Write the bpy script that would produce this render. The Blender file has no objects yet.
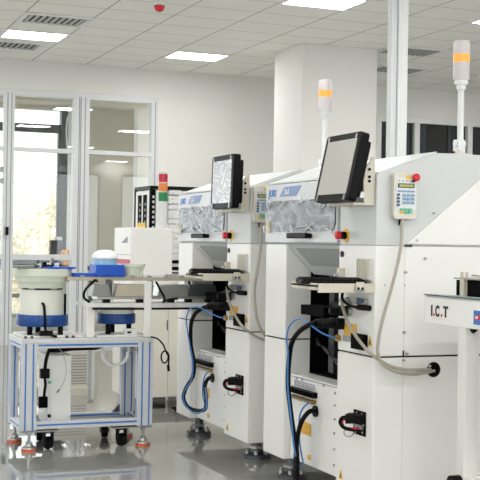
import bpy, bmesh, math, random
from mathutils import Vector, Matrix
random.seed(7)
S = bpy.context.scene
C = S.collection
PI = math.pi

# ------------------------------------------------------------------ materials
def lin(c):
    def f(x):
        x /= 255.0
        return x / 12.92 if x <= 0.04045 else ((x + 0.055) / 1.055) ** 2.4
    return (f(c[0]), f(c[1]), f(c[2]), 1.0)

MATS = {}
def mat(name, rgb, rough=0.5, metal=0.0, var=0.03, scale=8.0, bump=0.0, bscale=200.0, emit=None, estr=0.0, spec=0.5, trans=0.0):
    """principled material whose colour is broken up by a little noise"""
    m = bpy.data.materials.new(name)
    m.use_nodes = True
    nt = m.node_tree
    b = nt.nodes['Principled BSDF']
    tc = nt.nodes.new('ShaderNodeTexCoord')
    nz = nt.nodes.new('ShaderNodeTexNoise')
    nz.inputs['Scale'].default_value = scale
    nz.inputs['Detail'].default_value = 4
    nt.links.new(tc.outputs['Object'], nz.inputs['Vector'])
    rp = nt.nodes.new('ShaderNodeValToRGB')
    c = lin(rgb)
    rp.color_ramp.elements[0].position = 0.3
    rp.color_ramp.elements[1].position = 0.7
    rp.color_ramp.elements[0].color = (c[0] * (1 - var), c[1] * (1 - var), c[2] * (1 - var), 1)
    rp.color_ramp.elements[1].color = (min(1, c[0] * (1 + var)), min(1, c[1] * (1 + var)), min(1, c[2] * (1 + var)), 1)
    nt.links.new(nz.outputs['Fac'], rp.inputs['Fac'])
    nt.links.new(rp.outputs['Color'], b.inputs['Base Color'])
    b.inputs['Roughness'].default_value = rough
    b.inputs['Metallic'].default_value = metal
    b.inputs['Specular IOR Level'].default_value = spec
    if trans:
        b.inputs['Transmission Weight'].default_value = trans
    if emit:
        b.inputs['Emission Color'].default_value = lin(emit)
        b.inputs['Emission Strength'].default_value = estr
    if bump:
        n2 = nt.nodes.new('ShaderNodeTexNoise')
        n2.inputs['Scale'].default_value = bscale
        nt.links.new(tc.outputs['Object'], n2.inputs['Vector'])
        bp = nt.nodes.new('ShaderNodeBump')
        bp.inputs['Strength'].default_value = bump
        bp.inputs['Distance'].default_value = 0.01
        nt.links.new(n2.outputs['Fac'], bp.inputs['Height'])
        nt.links.new(bp.outputs['Normal'], b.inputs['Normal'])
    MATS[name] = m
    return m

def glass_mat(name, tint, gloss):
    m = bpy.data.materials.new(name)
    m.use_nodes = True
    nt = m.node_tree
    nt.nodes.clear()
    out = nt.nodes.new('ShaderNodeOutputMaterial')
    mx = nt.nodes.new('ShaderNodeMixShader')
    tr = nt.nodes.new('ShaderNodeBsdfTransparent')
    tr.inputs['Color'].default_value = tint
    gl = nt.nodes.new('ShaderNodeBsdfGlossy')
    gl.inputs['Roughness'].default_value = 0.0
    gl.inputs['Color'].default_value = (1, 1, 1, 1)
    mx.inputs['Fac'].default_value = gloss
    nt.links.new(tr.outputs[0], mx.inputs[1])
    nt.links.new(gl.outputs[0], mx.inputs[2])
    nt.links.new(mx.outputs[0], out.inputs['Surface'])
    MATS[name] = m
    return m

mat('wall_paint', (227, 226, 222), 0.8, var=0.015, scale=2)
mat('pillar_paint', (228, 226, 222), 0.75, var=0.015, scale=2)
mat('far_wall_paint', (214, 209, 197), 0.85, var=0.03, scale=1.5)
mat('machine_white', (236, 235, 231), 0.38, var=0.012, scale=3)
mat('machine_side_white', (226, 225, 220), 0.42, var=0.012, scale=3)
mat('cover_grey', (206, 208, 206), 0.4, var=0.012, scale=3)
mat('cover_light', (208, 211, 212), 0.36, var=0.012, scale=3)
mat('black_plastic', (9, 9, 10), 0.42, var=0.15, scale=30, spec=0.12)
mat('black_matt', (5, 5, 6), 0.7, var=0.2, scale=20, spec=0.08)
mat('black_rubber', (9, 9, 10), 0.55, var=0.2, scale=40, spec=0.15)
mat('dark_metal', (92, 94, 96), 0.35, 0.7, var=0.12, scale=14)
mat('steel', (176, 176, 172), 0.3, 0.85, var=0.08, scale=20)
mat('brushed_grey', (150, 150, 147), 0.4, 0.55, var=0.08, scale=12)
mat('beige_metal', (206, 200, 184), 0.42, var=0.03, scale=10)
mat('cable_grey', (168, 162, 148), 0.5, var=0.04, scale=30)
mat('tube_blue', (64, 128, 196), 0.3, var=0.06, scale=30)
mat('alu', (205, 207, 208), 0.42, 0.15, var=0.03, scale=10)
mat('stripe_blue', (52, 118, 192), 0.45, var=0.05, scale=20)
mat('feeder_blue', (14, 66, 134), 0.4, var=0.10, scale=18)
mat('bin_blue', (10, 80, 186), 0.45, var=0.10, scale=25)
mat('feeder_cream', (224, 225, 214), 0.42, var=0.02, scale=6)
mat('bowl_cream', (218, 222, 206), 0.5, var=0.04, scale=8)
mat('rail_beige', (186, 178, 160), 0.45, 0.2, var=0.08, scale=20)
mat('red', (206, 24, 40), 0.4, var=0.08, scale=20)
mat('yellow', (236, 192, 40), 0.5, var=0.06, scale=20)
mat('label_yellow', (226, 176, 66), 0.6, var=0.10, scale=60)
mat('tape', (214, 194, 150), 0.6, var=0.06, scale=40)
mat('film_crease', (232, 236, 236), 0.3, var=0.04, scale=40)
mat('label_grey', (150, 152, 154), 0.6, var=0.3, scale=160)
mat('label_white', (225, 226, 226), 0.6, var=0.05, scale=60)
mat('logo_blue', (74, 132, 206), 0.5, var=0.03)
mat('badge_blue', (132, 156, 196), 0.5, var=0.04)
mat('badge_text', (214, 222, 234), 0.5, var=0.02)
mat('key_blue', (132, 166, 196), 0.5, var=0.05)
mat('key_dark', (62, 84, 118), 0.5, var=0.05)
mat('key_green', (96, 190, 160), 0.5, var=0.05)
mat('lcd', (176, 176, 96), 0.3, var=0.05)
mat('pad_beige', (216, 212, 200), 0.45, var=0.02, scale=10)
mat('brass', (186, 148, 78), 0.35, 0.7, var=0.10, scale=40)
mat('rubber_orange', (206, 92, 48), 0.6, var=0.08, scale=30)
mat('lens_clear', (206, 199, 200), 0.25, var=0.02, scale=6)
mat('lens_orange', (250, 150, 60), 0.3, var=0.04, emit=(255, 150, 60), estr=0.3)
mat('lens_red', (188, 26, 52), 0.25, var=0.06)
mat('lens_amber', (226, 130, 52), 0.25, var=0.06)
mat('lens_green', (20, 126, 66), 0.25, var=0.06)
mat('lamp_panel', (255, 255, 255), 0.5, var=0.0, emit=(255, 253, 251), estr=13.0)
mat('white_frame', (214, 216, 218), 0.4, var=0.02, scale=8)
mat('frame_white', (226, 228, 228), 0.4, var=0.02, scale=8)
mat('window_dark', (52, 58, 64), 0.45, var=0.06)
mat('dark_pane', (48, 48, 50), 0.12, var=0.12, scale=3)
mat('panel_box', (232, 232, 229), 0.45, var=0.015, scale=6)
mat('cabinet_beige', (222, 219, 208), 0.5, var=0.015, scale=4)
mat('tube_white', (226, 228, 228), 0.3, var=0.02)
mat('wrap_white', (234, 238, 240), 0.35, var=0.06, scale=30, bump=0.5, bscale=60)
mat('wrap_blue', (150, 196, 226), 0.4, var=0.10, scale=30)
mat('label_red', (196, 88, 98), 0.5, var=0.05)
mat('orange_tool', (226, 156, 74), 0.5, var=0.12, scale=40)
mat('leaf', (224, 215, 192), 0.8, var=0.12, scale=3)
mat('bark', (200, 192, 170), 0.9, var=0.2, scale=6)
mat('outdoor_ground', (196, 192, 176), 0.9, var=0.10, scale=1)
mat('floor_vinyl', (150, 150, 146), 0.7, var=0.03)
mat('green_rail', (176, 194, 188), 0.4, var=0.06, scale=20)
mat('text_dark', (36, 38, 44), 0.5, var=0.02)
mat('mullion_line', (150, 152, 154), 0.5, var=0.03)
glass_mat('partition_glass', (0.93, 0.95, 0.94, 1), 0.05)
glass_mat('window_glass', (0.95, 0.96, 0.96, 1), 0.06)
glass_mat('film', (0.97, 0.97, 0.97, 1), 0.045)

def floor_mat():
    m = mat('floor_epoxy', (142, 142, 138), 0.1, var=0.03, scale=0.7)
    nt = m.node_tree
    b = nt.nodes['Principled BSDF']
    b.inputs['Roughness'].default_value = 0.02
    b.inputs['IOR'].default_value = 3.3
    return m
floor_mat()

def ceiling_mat(u0, v0, du, dv):
    m = mat('ceiling_tiles', (240, 240, 234), 0.85, var=0.02, scale=3)
    nt = m.node_tree
    b = nt.nodes['Principled BSDF']
    col = b.inputs['Base Color'].links[0].from_socket
    geo = nt.nodes.new('ShaderNodeNewGeometry')
    sep = nt.nodes.new('ShaderNodeSeparateXYZ')
    nt.links.new(geo.outputs['Position'], sep.inputs[0])
    def line(axis, off, step, w):
        a = nt.nodes.new('ShaderNodeMath'); a.operation = 'SUBTRACT'
        nt.links.new(sep.outputs[axis], a.inputs[0]); a.inputs[1].default_value = off - 40 * step
        d = nt.nodes.new('ShaderNodeMath'); d.operation = 'MODULO'
        nt.links.new(a.outputs[0], d.inputs[0]); d.inputs[1].default_value = step
        l = nt.nodes.new('ShaderNodeMath'); l.operation = 'LESS_THAN'
        nt.links.new(d.outputs[0], l.inputs[0]); l.inputs[1].default_value = w
        return l
    l1 = line('X', u0, du, 0.014)
    l2 = line('Y', v0, dv, 0.012)
    mx = nt.nodes.new('ShaderNodeMath'); mx.operation = 'MAXIMUM'
    nt.links.new(l1.outputs[0], mx.inputs[0]); nt.links.new(l2.outputs[0], mx.inputs[1])
    mix = nt.nodes.new('ShaderNodeMixRGB')
    nt.links.new(mx.outputs[0], mix.inputs['Fac'])
    nt.links.new(col, mix.inputs['Color1'])
    mix.inputs['Color2'].default_value = lin((168, 166, 158))
    nt.links.new(mix.outputs[0], b.inputs['Base Color'])
    return m
TU0, TV0, TDU, TDV = 2.24, 12.32, 0.685, 0.495
ceiling_mat(TU0, TV0, TDU, TDV)

def wrinkle_mat(name, dark, light, scale, thr):
    """clear crumpled plastic film lying over a dark pane"""
    m = mat(name, dark, 0.18, var=0.06, scale=5)
    nt = m.node_tree
    b = nt.nodes['Principled BSDF']
    col = b.inputs['Base Color'].links[0].from_socket
    tc = nt.nodes.new('ShaderNodeTexCoord')
    mp = nt.nodes.new('ShaderNodeMapping')
    mp.inputs['Rotation'].default_value = (0.6, 0.2, 0.3)
    mp.inputs['Scale'].default_value = (1.0, 1.0, 1.9)
    nt.links.new(tc.outputs['Object'], mp.inputs[0])
    n0 = nt.nodes.new('ShaderNodeTexNoise'); n0.inputs['Scale'].default_value = scale
    n0.inputs['Detail'].default_value = 3; n0.inputs['Distortion'].default_value = 1.3
    nt.links.new(mp.outputs[0], n0.inputs['Vector'])
    sb = nt.nodes.new('ShaderNodeMath'); sb.operation = 'SUBTRACT'; sb.inputs[1].default_value = 0.5
    nt.links.new(n0.outputs['Fac'], sb.inputs[0])
    ab = nt.nodes.new('ShaderNodeMath'); ab.operation = 'ABSOLUTE'
    nt.links.new(sb.outputs[0], ab.inputs[0])
    rp = nt.nodes.new('ShaderNodeValToRGB')
    rp.color_ramp.elements[0].position = 0.0; rp.color_ramp.elements[0].color = (1, 1, 1, 1)
    rp.color_ramp.elements[1].position = thr; rp.color_ramp.elements[1].color = (0, 0, 0, 1)
    nt.links.new(ab.outputs[0], rp.inputs['Fac'])
    mix = nt.nodes.new('ShaderNodeMixRGB')
    nt.links.new(rp.outputs['Color'], mix.inputs['Fac'])
    nt.links.new(col, mix.inputs['Color1'])
    mix.inputs['Color2'].default_value = lin(light)
    nt.links.new(mix.outputs[0], b.inputs['Base Color'])
    bp = nt.nodes.new('ShaderNodeBump'); bp.inputs['Strength'].default_value = 0.25; bp.inputs['Distance'].default_value = 0.01
    nt.links.new(n0.outputs['Fac'], bp.inputs['Height'])
    nt.links.new(bp.outputs['Normal'], b.inputs['Normal'])
    return m
wrinkle_mat('window_film', (58, 67, 71), (120, 128, 132), 2.2, 0.04)
wrinkle_mat('screen_film', (170, 172, 174), (226, 228, 230), 6.0, 0.04)
mat('screen_grey', (186, 184, 178), 0.35, var=0.05, scale=60)

def mesh_mat():
    """perforated grey sheet"""
    m = mat('perforated', (190, 192, 190), 0.5, var=0.02)
    nt = m.node_tree
    b = nt.nodes['Principled BSDF']
    col = b.inputs['Base Color'].links[0].from_socket
    tc = nt.nodes.new('ShaderNodeTexCoord')
    mp = nt.nodes.new('ShaderNodeMapping'); mp.inputs['Rotation'].default_value = (0, -0.779, 0)
    nt.links.new(tc.outputs['Object'], mp.inputs[0])
    v = nt.nodes.new('ShaderNodeTexVoronoi'); v.voronoi_dimensions = '2D'; v.inputs['Scale'].default_value = 70; v.inputs['Randomness'].default_value = 0.0
    nt.links.new(mp.outputs[0], v.inputs['Vector'])
    l = nt.nodes.new('ShaderNodeMath'); l.operation = 'LESS_THAN'; l.inputs[1].default_value = 0.42
    nt.links.new(v.outputs['Distance'], l.inputs[0])
    mix = nt.nodes.new('ShaderNodeMixRGB')
    nt.links.new(l.outputs[0], mix.inputs['Fac']); nt.links.new(col, mix.inputs['Color1'])
    mix.inputs['Color2'].default_value = lin((142, 144, 144))
    nt.links.new(mix.outputs[0], b.inputs['Base Color'])
mesh_mat()

# ------------------------------------------------------------------ mesh builder
class MB:
    def __init__(s):
        s.v = []; s.f = []; s.m = []; s.sm = []; s.mats = []
    def mi(s, m):
        if m not in s.mats: s.mats.append(m)
        return s.mats.index(m)
    def face(s, idx, m, smooth=False):
        s.f.append(idx); s.m.append(s.mi(m)); s.sm.append(smooth)
    def add(s, pts):
        n = len(s.v); s.v += [tuple(p) for p in pts]; return n
    def box(s, x0, x1, y0, y1, z0, z1, m, M=None):
        p = [Vector((x, y, z)) for z in (z0, z1) for y in (y0, y1) for x in (x0, x1)]
        if M: p = [M @ q for q in p]
        n = s.add(p)
        for q in ((0, 2, 3, 1), (4, 5, 7, 6), (0, 1, 5, 4), (2, 6, 7, 3), (0, 4, 6, 2), (1, 3, 7, 5)):
            s.face([n + i for i in q], m)
        return s
    def cyl(s, a, b, r, m, n=16, r2=None, smooth=True):
        a = Vector(a); b = Vector(b); r2 = r if r2 is None else r2
        t = (b - a).normalized(); u = t.orthogonal().normalized(); w = t.cross(u)
        k = s.add([a + (u * math.cos(2 * PI * i / n) + w * math.sin(2 * PI * i / n)) * r for i in range(n)] +
                  [b + (u * math.cos(2 * PI * i / n) + w * math.sin(2 * PI * i / n)) * r2 for i in range(n)])
        for i in range(n):
            j = (i + 1) % n
            s.face([k + i, k + j, k + n + j, k + n + i], m, smooth)
        s.face([k + i for i in reversed(range(n))], m)
        s.face([k + n + i for i in range(n)], m)
        return s
    def lathe(s, prof, c, m, n=40, axis='z', smooth=True):
        """prof: (radius, height) list from bottom to top; closed at both ends when radius is 0"""
        k = []
        for r, h in prof:
            pts = []
            for i in range(n):
                a = 2 * PI * i / n
                x, y = r * math.cos(a), r * math.sin(a)
                pts.append({'z': (c[0] + x, c[1] + y, c[2] + h), 'x': (c[0] + h, c[1] + x, c[2] + y), 'y': (c[0] + y, c[1] + h, c[2] + x)}[axis])
            k.append(s.add(pts))
        for q in range(len(k) - 1):
            for i in range(n):
                j = (i + 1) % n
                s.face([k[q] + i, k[q] + j, k[q + 1] + j, k[q + 1] + i], m, smooth)
        s.face([k[0] + i for i in reversed(range(n))], m)
        s.face([k[-1] + i for i in range(n)], m)
        return s
    def prism(s, poly, axis, a, b, m):
        """poly: 2D points; axis 'y': (x,z) polygon swept along y; 'x': (y,z); 'z': (x,y)"""
        def P(p, t):
            return {'y': (p[0], t, p[1]), 'x': (t, p[0], p[1]), 'z': (p[0], p[1], t)}[axis]
        n = len(poly)
        k = s.add([P(p, a) for p in poly] + [P(p, b) for p in poly])
        for i in range(n):
            j = (i + 1) % n
            s.face([k + i, k + j, k + n + j, k + n + i], m)
        s.face([k + i for i in reversed(range(n))], m)
        s.face([k + n + i for i in range(n)], m)
        return s
    def tube(s, path, r, m, n=10, sub=6):
        P = [Vector(p) for p in path]
        if sub > 1 and len(P) > 2:
            Q = []
            for i in range(len(P) - 1):
                p0 = P[max(i - 1, 0)]; p1 = P[i]; p2 = P[i + 1]; p3 = P[min(i + 2, len(P) - 1)]
                for k in range(sub):
                    t = k / sub
                    Q.append(0.5 * ((2 * p1) + (p2 - p0) * t + (2 * p0 - 5 * p1 + 4 * p2 - p3) * t * t + (3 * p1 - p0 - 3 * p2 + p3) * t ** 3))
            Q.append(P[-1]); P = Q
        u = None; rings = []
        for i, p in enumerate(P):
            t = (P[min(i + 1, len(P) - 1)] - P[max(i - 1, 0)]).normalized()
            if u is None: u = t.orthogonal().normalized()
            u = (u - t * u.dot(t)).normalized(); w = t.cross(u)
            rings.append(s.add([p + (u * math.cos(2 * PI * j / n) + w * math.sin(2 * PI * j / n)) * r for j in range(n)]))
        for a, b in zip(rings, rings[1:]):
            for i in range(n):
                j = (i + 1) % n
                s.face([a + i, a + j, b + j, b + i], m, True)
        s.face([rings[0] + i for i in reversed(range(n))], m); s.face([rings[-1] + i for i in range(n)], m)
        return s
    def rounded(s, cx, cy, hw, hh, r, t0, t1, m, plane, n=5):
        """rounded rectangle slab; plane 'x': outline in (y,z), thickness along x"""
        pts = []
        for sx, sy, a0 in ((1, 1, 0), (-1, 1, PI / 2), (-1, -1, PI), (1, -1, 1.5 * PI)):
            for i in range(n + 1):
                a = a0 + i * PI / 2 / n
                pts.append((cx + sx * (hw - r) + r * math.cos(a), cy + sy * (hh - r) + r * math.sin(a)))
        return s.prism(pts, plane, t0, t1, m)
    def build(s, name, parent=None, bevel=0.0, fix=True):
        me = bpy.data.meshes.new(name)
        me.from_pydata(s.v, [], s.f)
        for m in s.mats: me.materials.append(MATS[m])
        me.polygons.foreach_set('material_index', s.m)
        me.polygons.foreach_set('use_smooth', s.sm)
        if fix:
            bm = bmesh.new(); bm.from_mesh(me)
            bmesh.ops.recalc_face_normals(bm, faces=bm.faces)
            bm.to_mesh(me); bm.free()
        me.update()
        if any(s.sm): me.set_sharp_from_angle(angle=0.6)
        o = bpy.data.objects.new(name, me)
        C.objects.link(o)
        if parent: o.parent = parent
        if bevel:
            bv = o.modifiers.new('bevel', 'BEVEL'); bv.width = bevel; bv.segments = 2
            bv.limit_method = 'ANGLE'; bv.angle_limit = 0.7
        return o

def tag(o, label, cat, group=None, kind=None):
    o['label'] = label; o['category'] = cat
    if group: o['group'] = group
    if kind: o['kind'] = kind
    return o
def thing(name, label, cat, loc=(0, 0, 0), rz=0.0, group=None):
    o = bpy.data.objects.new(name, None)
    o.empty_display_size = 0.1
    C.objects.link(o); o.location = loc; o.rotation_euler = (0, 0, rz)
    return tag(o, label, cat, group)
def struct(o):
    o['kind'] = 'structure'; return o

def text(name, body, size, loc, face, m, parent, bold=0.0, shear=0.0, depth=0.0012, xs=1.0):
    """raised lettering; face 'x-' reads from the -x side, 'y-' from the -y side"""
    cu = bpy.data.curves.new(name, 'FONT')
    cu.body = body; cu.size = size; cu.extrude = depth; cu.offset = bold; cu.shear = shear
    tmp = bpy.data.objects.new(name + '_curve', cu)
    C.objects.link(tmp)
    dg = bpy.context.evaluated_depsgraph_get()
    me = bpy.data.meshes.new_from_object(tmp.evaluated_get(dg))
    C.objects.unlink(tmp); bpy.data.objects.remove(tmp)
    if face == 'x-': R = Matrix(((0, 0, -1), (-1, 0, 0), (0, 1, 0)))
    else: R = Matrix(((1, 0, 0), (0, 0, -1), (0, 1, 0)))
    M = Matrix.Translation(loc) @ R.to_4x4() @ Matrix.Diagonal((xs, 1, 1, 1))
    me.transform(M)
    me.materials.clear(); me.materials.append(MATS[m])
    o = bpy.data.objects.new(name, me); C.objects.link(o); o.parent = parent
    return o

# ------------------------------------------------------------------ camera
F_PX, ROLL, YAW, CAM_H = 1160.0, 0.016, math.atan(465 / 1160.0), 1.30
cam = bpy.data.cameras.new('camera'); co = bpy.data.objects.new('camera', cam); C.objects.link(co)
cam.sensor_width = 36; cam.lens = F_PX / 480 * 36; cam.shift_y = 4 / 480.0
cam.clip_start = 0.1; cam.clip_end = 200
h = Vector((math.cos(YAW), -math.sin(YAW), 0)); fw = Vector((math.sin(YAW), math.cos(YAW), 0)); up = Vector((0, 0, 1))
rx = h * math.cos(ROLL) + up * math.sin(ROLL); ry = -h * math.sin(ROLL) + up * math.cos(ROLL)
Rm = Matrix((rx, ry, -fw)).transposed().to_4x4()
co.matrix_world = Matrix.Translation((0, 0, CAM_H)) @ Rm
S.camera = co

# ------------------------------------------------------------------ room shell
WV = 14.4      # inner face of the back wall
CZ = 3.54      # ceiling
UL, UR, VN = -3.6, 11.5, -2.6
struct(MB().box(UL - .2, UR + .2, VN - .2, 17.8, -0.12, 0.0, 'floor_epoxy').build('floor'))
struct(MB().box(UL - .2, UR + .2, VN - .2, WV + .12, CZ, CZ + .1, 'ceiling_tiles').build('ceiling'))
w = MB()
w.box(UL - .2, 2.0, WV, WV + .12, 3.13, CZ, 'wall_paint')
w.box(2.0, 4.56, WV, WV + .12, 3.17, CZ, 'wall_paint')
w.box(4.56, 7.80, WV, WV + .12, 0, CZ, 'wall_paint')
w.box(7.80, UR + .2, WV, WV + .12, 3.12, CZ, 'wall_paint')
w.box(7.80, UR + .2, WV, WV + .12, 0, 0.9, 'wall_paint')
struct(w.build('wall_back'))
struct(MB().box(UR, UR + .2, VN, WV, 0, CZ, 'wall_paint').build('wall_right'))
wf = MB()
wf.box(UL - .2, UR + .2, VN - .2, VN, 0, 0.6, 'wall_paint'); wf.box(UL - .2, UR + .2, VN - .2, VN, 3.2, CZ, 'wall_paint')
xs = [UL - .2, -3.0, 0.4, 1.0, 4.4, 5.0, 8.4, 9.0, 11.0, UR + .2]
for a, b in zip(xs[0::2], xs[1::2]): wf.box(a, b, VN - .2, VN, 0.6, 3.2, 'wall_paint')
struct(wf.build('wall_front'))
for k, (a, b) in enumerate(zip(xs[1::2], xs[2::2])):  # unseen windows added behind the camera to light the machine sides
    f = MB()
    for xx in (a, (a + b) / 2 - .025, b - .05): f.box(xx, xx + .05, VN - .14, VN - .06, 0.6, 3.2, 'window_dark')
    for zz in (0.6, 3.15): f.box(a, b, VN - .14, VN - .06, zz, zz + .05, 'window_dark')
    wo = struct(f.build('window_%d' % (k + 20)))
    struct(MB().box(a, b, VN - .103, VN - .097, 0.6, 3.2, 'window_glass').build('window_pane', wo))
# side wall with big daylight windows
wl = MB()
wl.box(UL - .2, UL, VN, WV, 0, 0.7, 'wall_paint'); wl.box(UL - .2, UL, VN, WV, 3.1, CZ, 'wall_paint')
ys = [VN, 1.2, 3.6, 6.4, 8.8, WV]
for a, b in zip(ys[0::2], ys[1::2]): wl.box(UL - .2, UL, a, b, 0.7, 3.1, 'wall_paint')
struct(wl.build('wall_left'))
for k, (a, b) in enumerate(zip(ys[1::2], ys[2::2])):
    f = MB()
    for yy in (a, (a + b) / 2 - .025, b - .05): f.box(UL - .14, UL - .06, yy, yy + .05, 0.7, 3.1, 'window_dark')
    for zz in (0.7, 3.05): f.box(UL - .14, UL - .06, a, b, zz, zz + .05, 'window_dark')
    wo = struct(f.build('window_%d' % (k + 10)))
    struct(MB().box(UL - .103, UL - .097, a, b, 0.7, 3.1, 'window_glass').build('window_pane', wo))
# square pillar standing in front of the back wall
struct(MB().box(5.40, 6.335, 11.69, 12.47, 0, CZ, 'pillar_paint').build('pillar_1', bevel=.006))

# ---- glazed partition in the back wall plane
tz = 3.13
def mullion(name, u0, u1, grooves=()):
    b = MB().box(u0, u1, WV - .02, WV + .09, 0, tz, 'white_frame')
    for g in grooves: b.box(g, g + .012, WV - .024, WV - .018, 0, tz, 'mullion_line')
    return struct(b.build(name, bevel=.003))
mullion('trim_1', 2.605, 2.735, (2.64, 2.69))
mullion('trim_2', 3.475, 3.685, (3.545, 3.565, 3.62))
mullion('trim_3', 4.505, 4.60, (4.55,))
mullion('trim_4', 1.60, 1.73)
struct(MB().box(1.6, 4.60, WV - .022, WV + .095, 3.10, 3.18, 'white_frame').build('trim_5', bevel=.003))
struct(MB().box(1.6, 4.56, WV - .018, WV + .085, 2.41, 2.462, 'white_frame').build('trim_6', bevel=.003))
struct(MB().box(1.73, 3.50, WV - .018, WV + .085, 1.06, 1.13, 'white_frame').build('trim_7', bevel=.003))
struct(MB().box(1.6, 4.60, WV - .018, WV + .085, 0, .09, 'white_frame').build('trim_8', bevel=.003))
for k, (a, b) in enumerate(((1.73, 2.605), (2.735, 3.475), (3.685, 4.505))):
    struct(MB().box(a, b, WV + .03, WV + .038, .09, 3.09, 'partition_glass').build('window_%d' % (k + 1)))
hd = MB().box(2.625, 2.67, WV - .05, WV - .02, 1.36, 1.47, 'steel')
hd.box(2.635, 2.672, WV - .062, WV - .05, 1.365, 1.465, 'black_plastic')
struct(hd.build('door_handle'))
hg = MB()
for z in (2.17, 2.03):
    hg.cyl((2.585, WV - .035, z - .035), (2.585, WV - .035, z + .035), .018, 'steel')
    hg.box(2.54, 2.585, WV - .03, WV - .02, z - .03, z + .03, 'steel')
struct(hg.build('door_hinge'))

# ---- ribbon of dark windows in the back wall beyond the pillar
struct(MB().box(7.80, UR, WV + .06, WV + .1, .9, 3.12, 'dark_pane').build('window_4'))
fr = MB()
fr.box(7.80, UR, WV - .01, WV + .06, 3.06, 3.13, 'frame_white'); fr.box(7.80, UR, WV - .01, WV + .06, .86, .93, 'frame_white')
for a in (7.8, 8.42, 9.30, 10.2, 11.1): fr.box(a, a + .085, WV - .008, WV + .058, .93, 3.06, 'frame_white')
struct(fr.build('trim_9', bevel=.003))
bl = MB()
for a, b in ((8.52, 8.63), (8.33, 8.36), (9.0, 9.05)): bl.box(a, b, WV + .045, WV + .058, .93, 3.06, 'window_dark')
struct(bl.build('trim_10'))

# ---- the room beyond the partition
EV = 17.5
struct(MB().box(UL - .2, 7.0, WV + .12, EV + .3, 3.36, 3.46, 'far_wall_paint').build('ceiling_far_room'))
w = MB()
w.box(4.12, 7.0, EV, EV + .2, 0, 3.4, 'far_wall_paint')
w.box(UL, 4.12, EV, EV + .2, 3.3, 3.4, 'far_wall_paint')
w.box(UL, 4.12, EV, EV + .2, 0, .18, 'far_wall_paint')
w.box(4.12, 4.30, EV - .25, EV, 0, 3.36, 'pillar_paint')
w.box(4.78, 4.98, 15.9, 16.1, 0, 3.36, 'pillar_paint')
w.box(4.98, 7.0, 16.0, 16.1, 0, 3.36, 'far_wall_paint')
w.box(UL, 4.78, 15.5, 15.7, 3.18, 3.36, 'far_wall_paint')
struct(w.build('wall_far_room'))
f = MB()
f.box(UL, 4.12, EV - .06, EV + .06, 2.945, 3.07, 'window_dark')
f.box(UL, 4.12, EV - .06, EV + .06, .93, 1.06, 'window_dark')
f.box(UL, 4.12, EV - .06, EV + .06, .44, .50, 'mullion_line')
f.box(UL, 4.12, EV - .06, EV + .06, .14, .20, 'mullion_line')
f.box(4.02, 4.13, EV - .10, EV + .06, .18, 3.3, 'window_dark')
f.box(3.985, 4.04, EV - .06, EV + .04, .18, 3.0, 'window_dark')
f.box(1.9, 1.99, EV - .06, EV + .06, .18, 3.3, 'window_dark')
fo = struct(f.build('window_5'))
struct(MB().box(UL, 4.12, EV - .005, EV + .005, .18, 3.3, 'window_glass').build('window_pane', fo))
struct(MB().box(-16, 26, EV + .4, 60, -3.2, -3.0, 'outdoor_ground').build('ground'))

def tree(u, v, hgt, sp, seed, label):
    rnd = random.Random(seed)
    t = thing('tree', label, 'tree', (u, v, -3.0), 0, 'trees outside the far window')
    b = MB()
    b.tube([(0, 0, 0), (.1, 0, hgt * .3), (-.05, .1, hgt * .6), (0, 0, hgt * .92)], .11, 'bark')
    tips = []
    for i in range(26):
        z = hgt * (.3 + .65 * rnd.random()); a = rnd.random() * 2 * PI; L = sp * (.5 + .5 * rnd.random()) * (1.1 - .6 * z / hgt)
        e = Vector((math.cos(a) * L, math.sin(a) * L, z + L * .45))
        b.tube([(0, 0, z), (e.x * .5, e.y * .5, z + L * .15), e], .03, 'bark', n=5, sub=3)
        tips.append((Vector((0, 0, z)), e))
    b.build('trunk', t)
    l = MB()
    for p0, e in tips:
        for i in range(110):
            p = p0.lerp(e, .3 + .8 * rnd.random()) + Vector((rnd.gauss(0, .28), rnd.gauss(0, .28), rnd.gauss(0, .25)))
            n = Vector((rnd.gauss(0, 1), rnd.gauss(0, 1), rnd.gauss(0, 1))).normalized(); q = n.orthogonal().normalized(); w_ = n.cross(q)
            r = .04 + .035 * rnd.random()
            k = l.add([p + q * r, p + w_ * r * .55, p - q * r, p - w_ * r * .55])
            l.face([k, k + 1, k + 2, k + 3], 'leaf')
    l.build('foliage', t, fix=False)
tree(4.55, 23.0, 5.1, 1.5, 3, 'pale autumn tree outside the far room window, nearest the glass')
tree(5.6, 25.5, 5.3, 1.6, 5, 'pale autumn tree outside the far room window, beside the dark window post')
tree(5.8, 30.0, 5.5, 2.0, 8, 'pale autumn tree outside the far room window, behind the two others')

# ------------------------------------------------------------------ ceiling fittings
def lamp(u, v, label, z=CZ, group='recessed ceiling panel lights'):
    t = thing('ceiling_light', label, 'ceiling light', (u, v, z), 0, group)
    q = MB(); k = q.add([(.03, .02, -.008), (.03, TDV - .02, -.008), (TDU - .03, TDV - .02, -.008), (TDU - .03, .02, -.008)])
    q.face([k, k + 1, k + 2, k + 3], 'lamp_panel'); q.build('diffuser', t, fix=False)
    b = MB()
    for q in ((0, TDU, 0, .02), (0, TDU, TDV - .02, TDV), (0, .03, .02, TDV - .02), (TDU - .03, TDU, .02, TDV - .02)):
        b.box(*q, -.014, -.001, 'frame_white')
    b.build('light_frame', t)
gu = lambda k: TU0 + TDU * k
gv = lambda k: TV0 + TDV * k
lamp(gu(0), gv(0), 'bright square ceiling light between the two dark air vents')
lamp(gu(3), gv(1), 'bright square ceiling light above the back wall, nearest the pillar')
lamp(gu(3), gv(-6), 'bright ceiling light cut by the top edge, in front of the pillar')
lamp(gu(6), gv(-6), 'ceiling light showing only its corner beyond the white signal tower')
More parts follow.
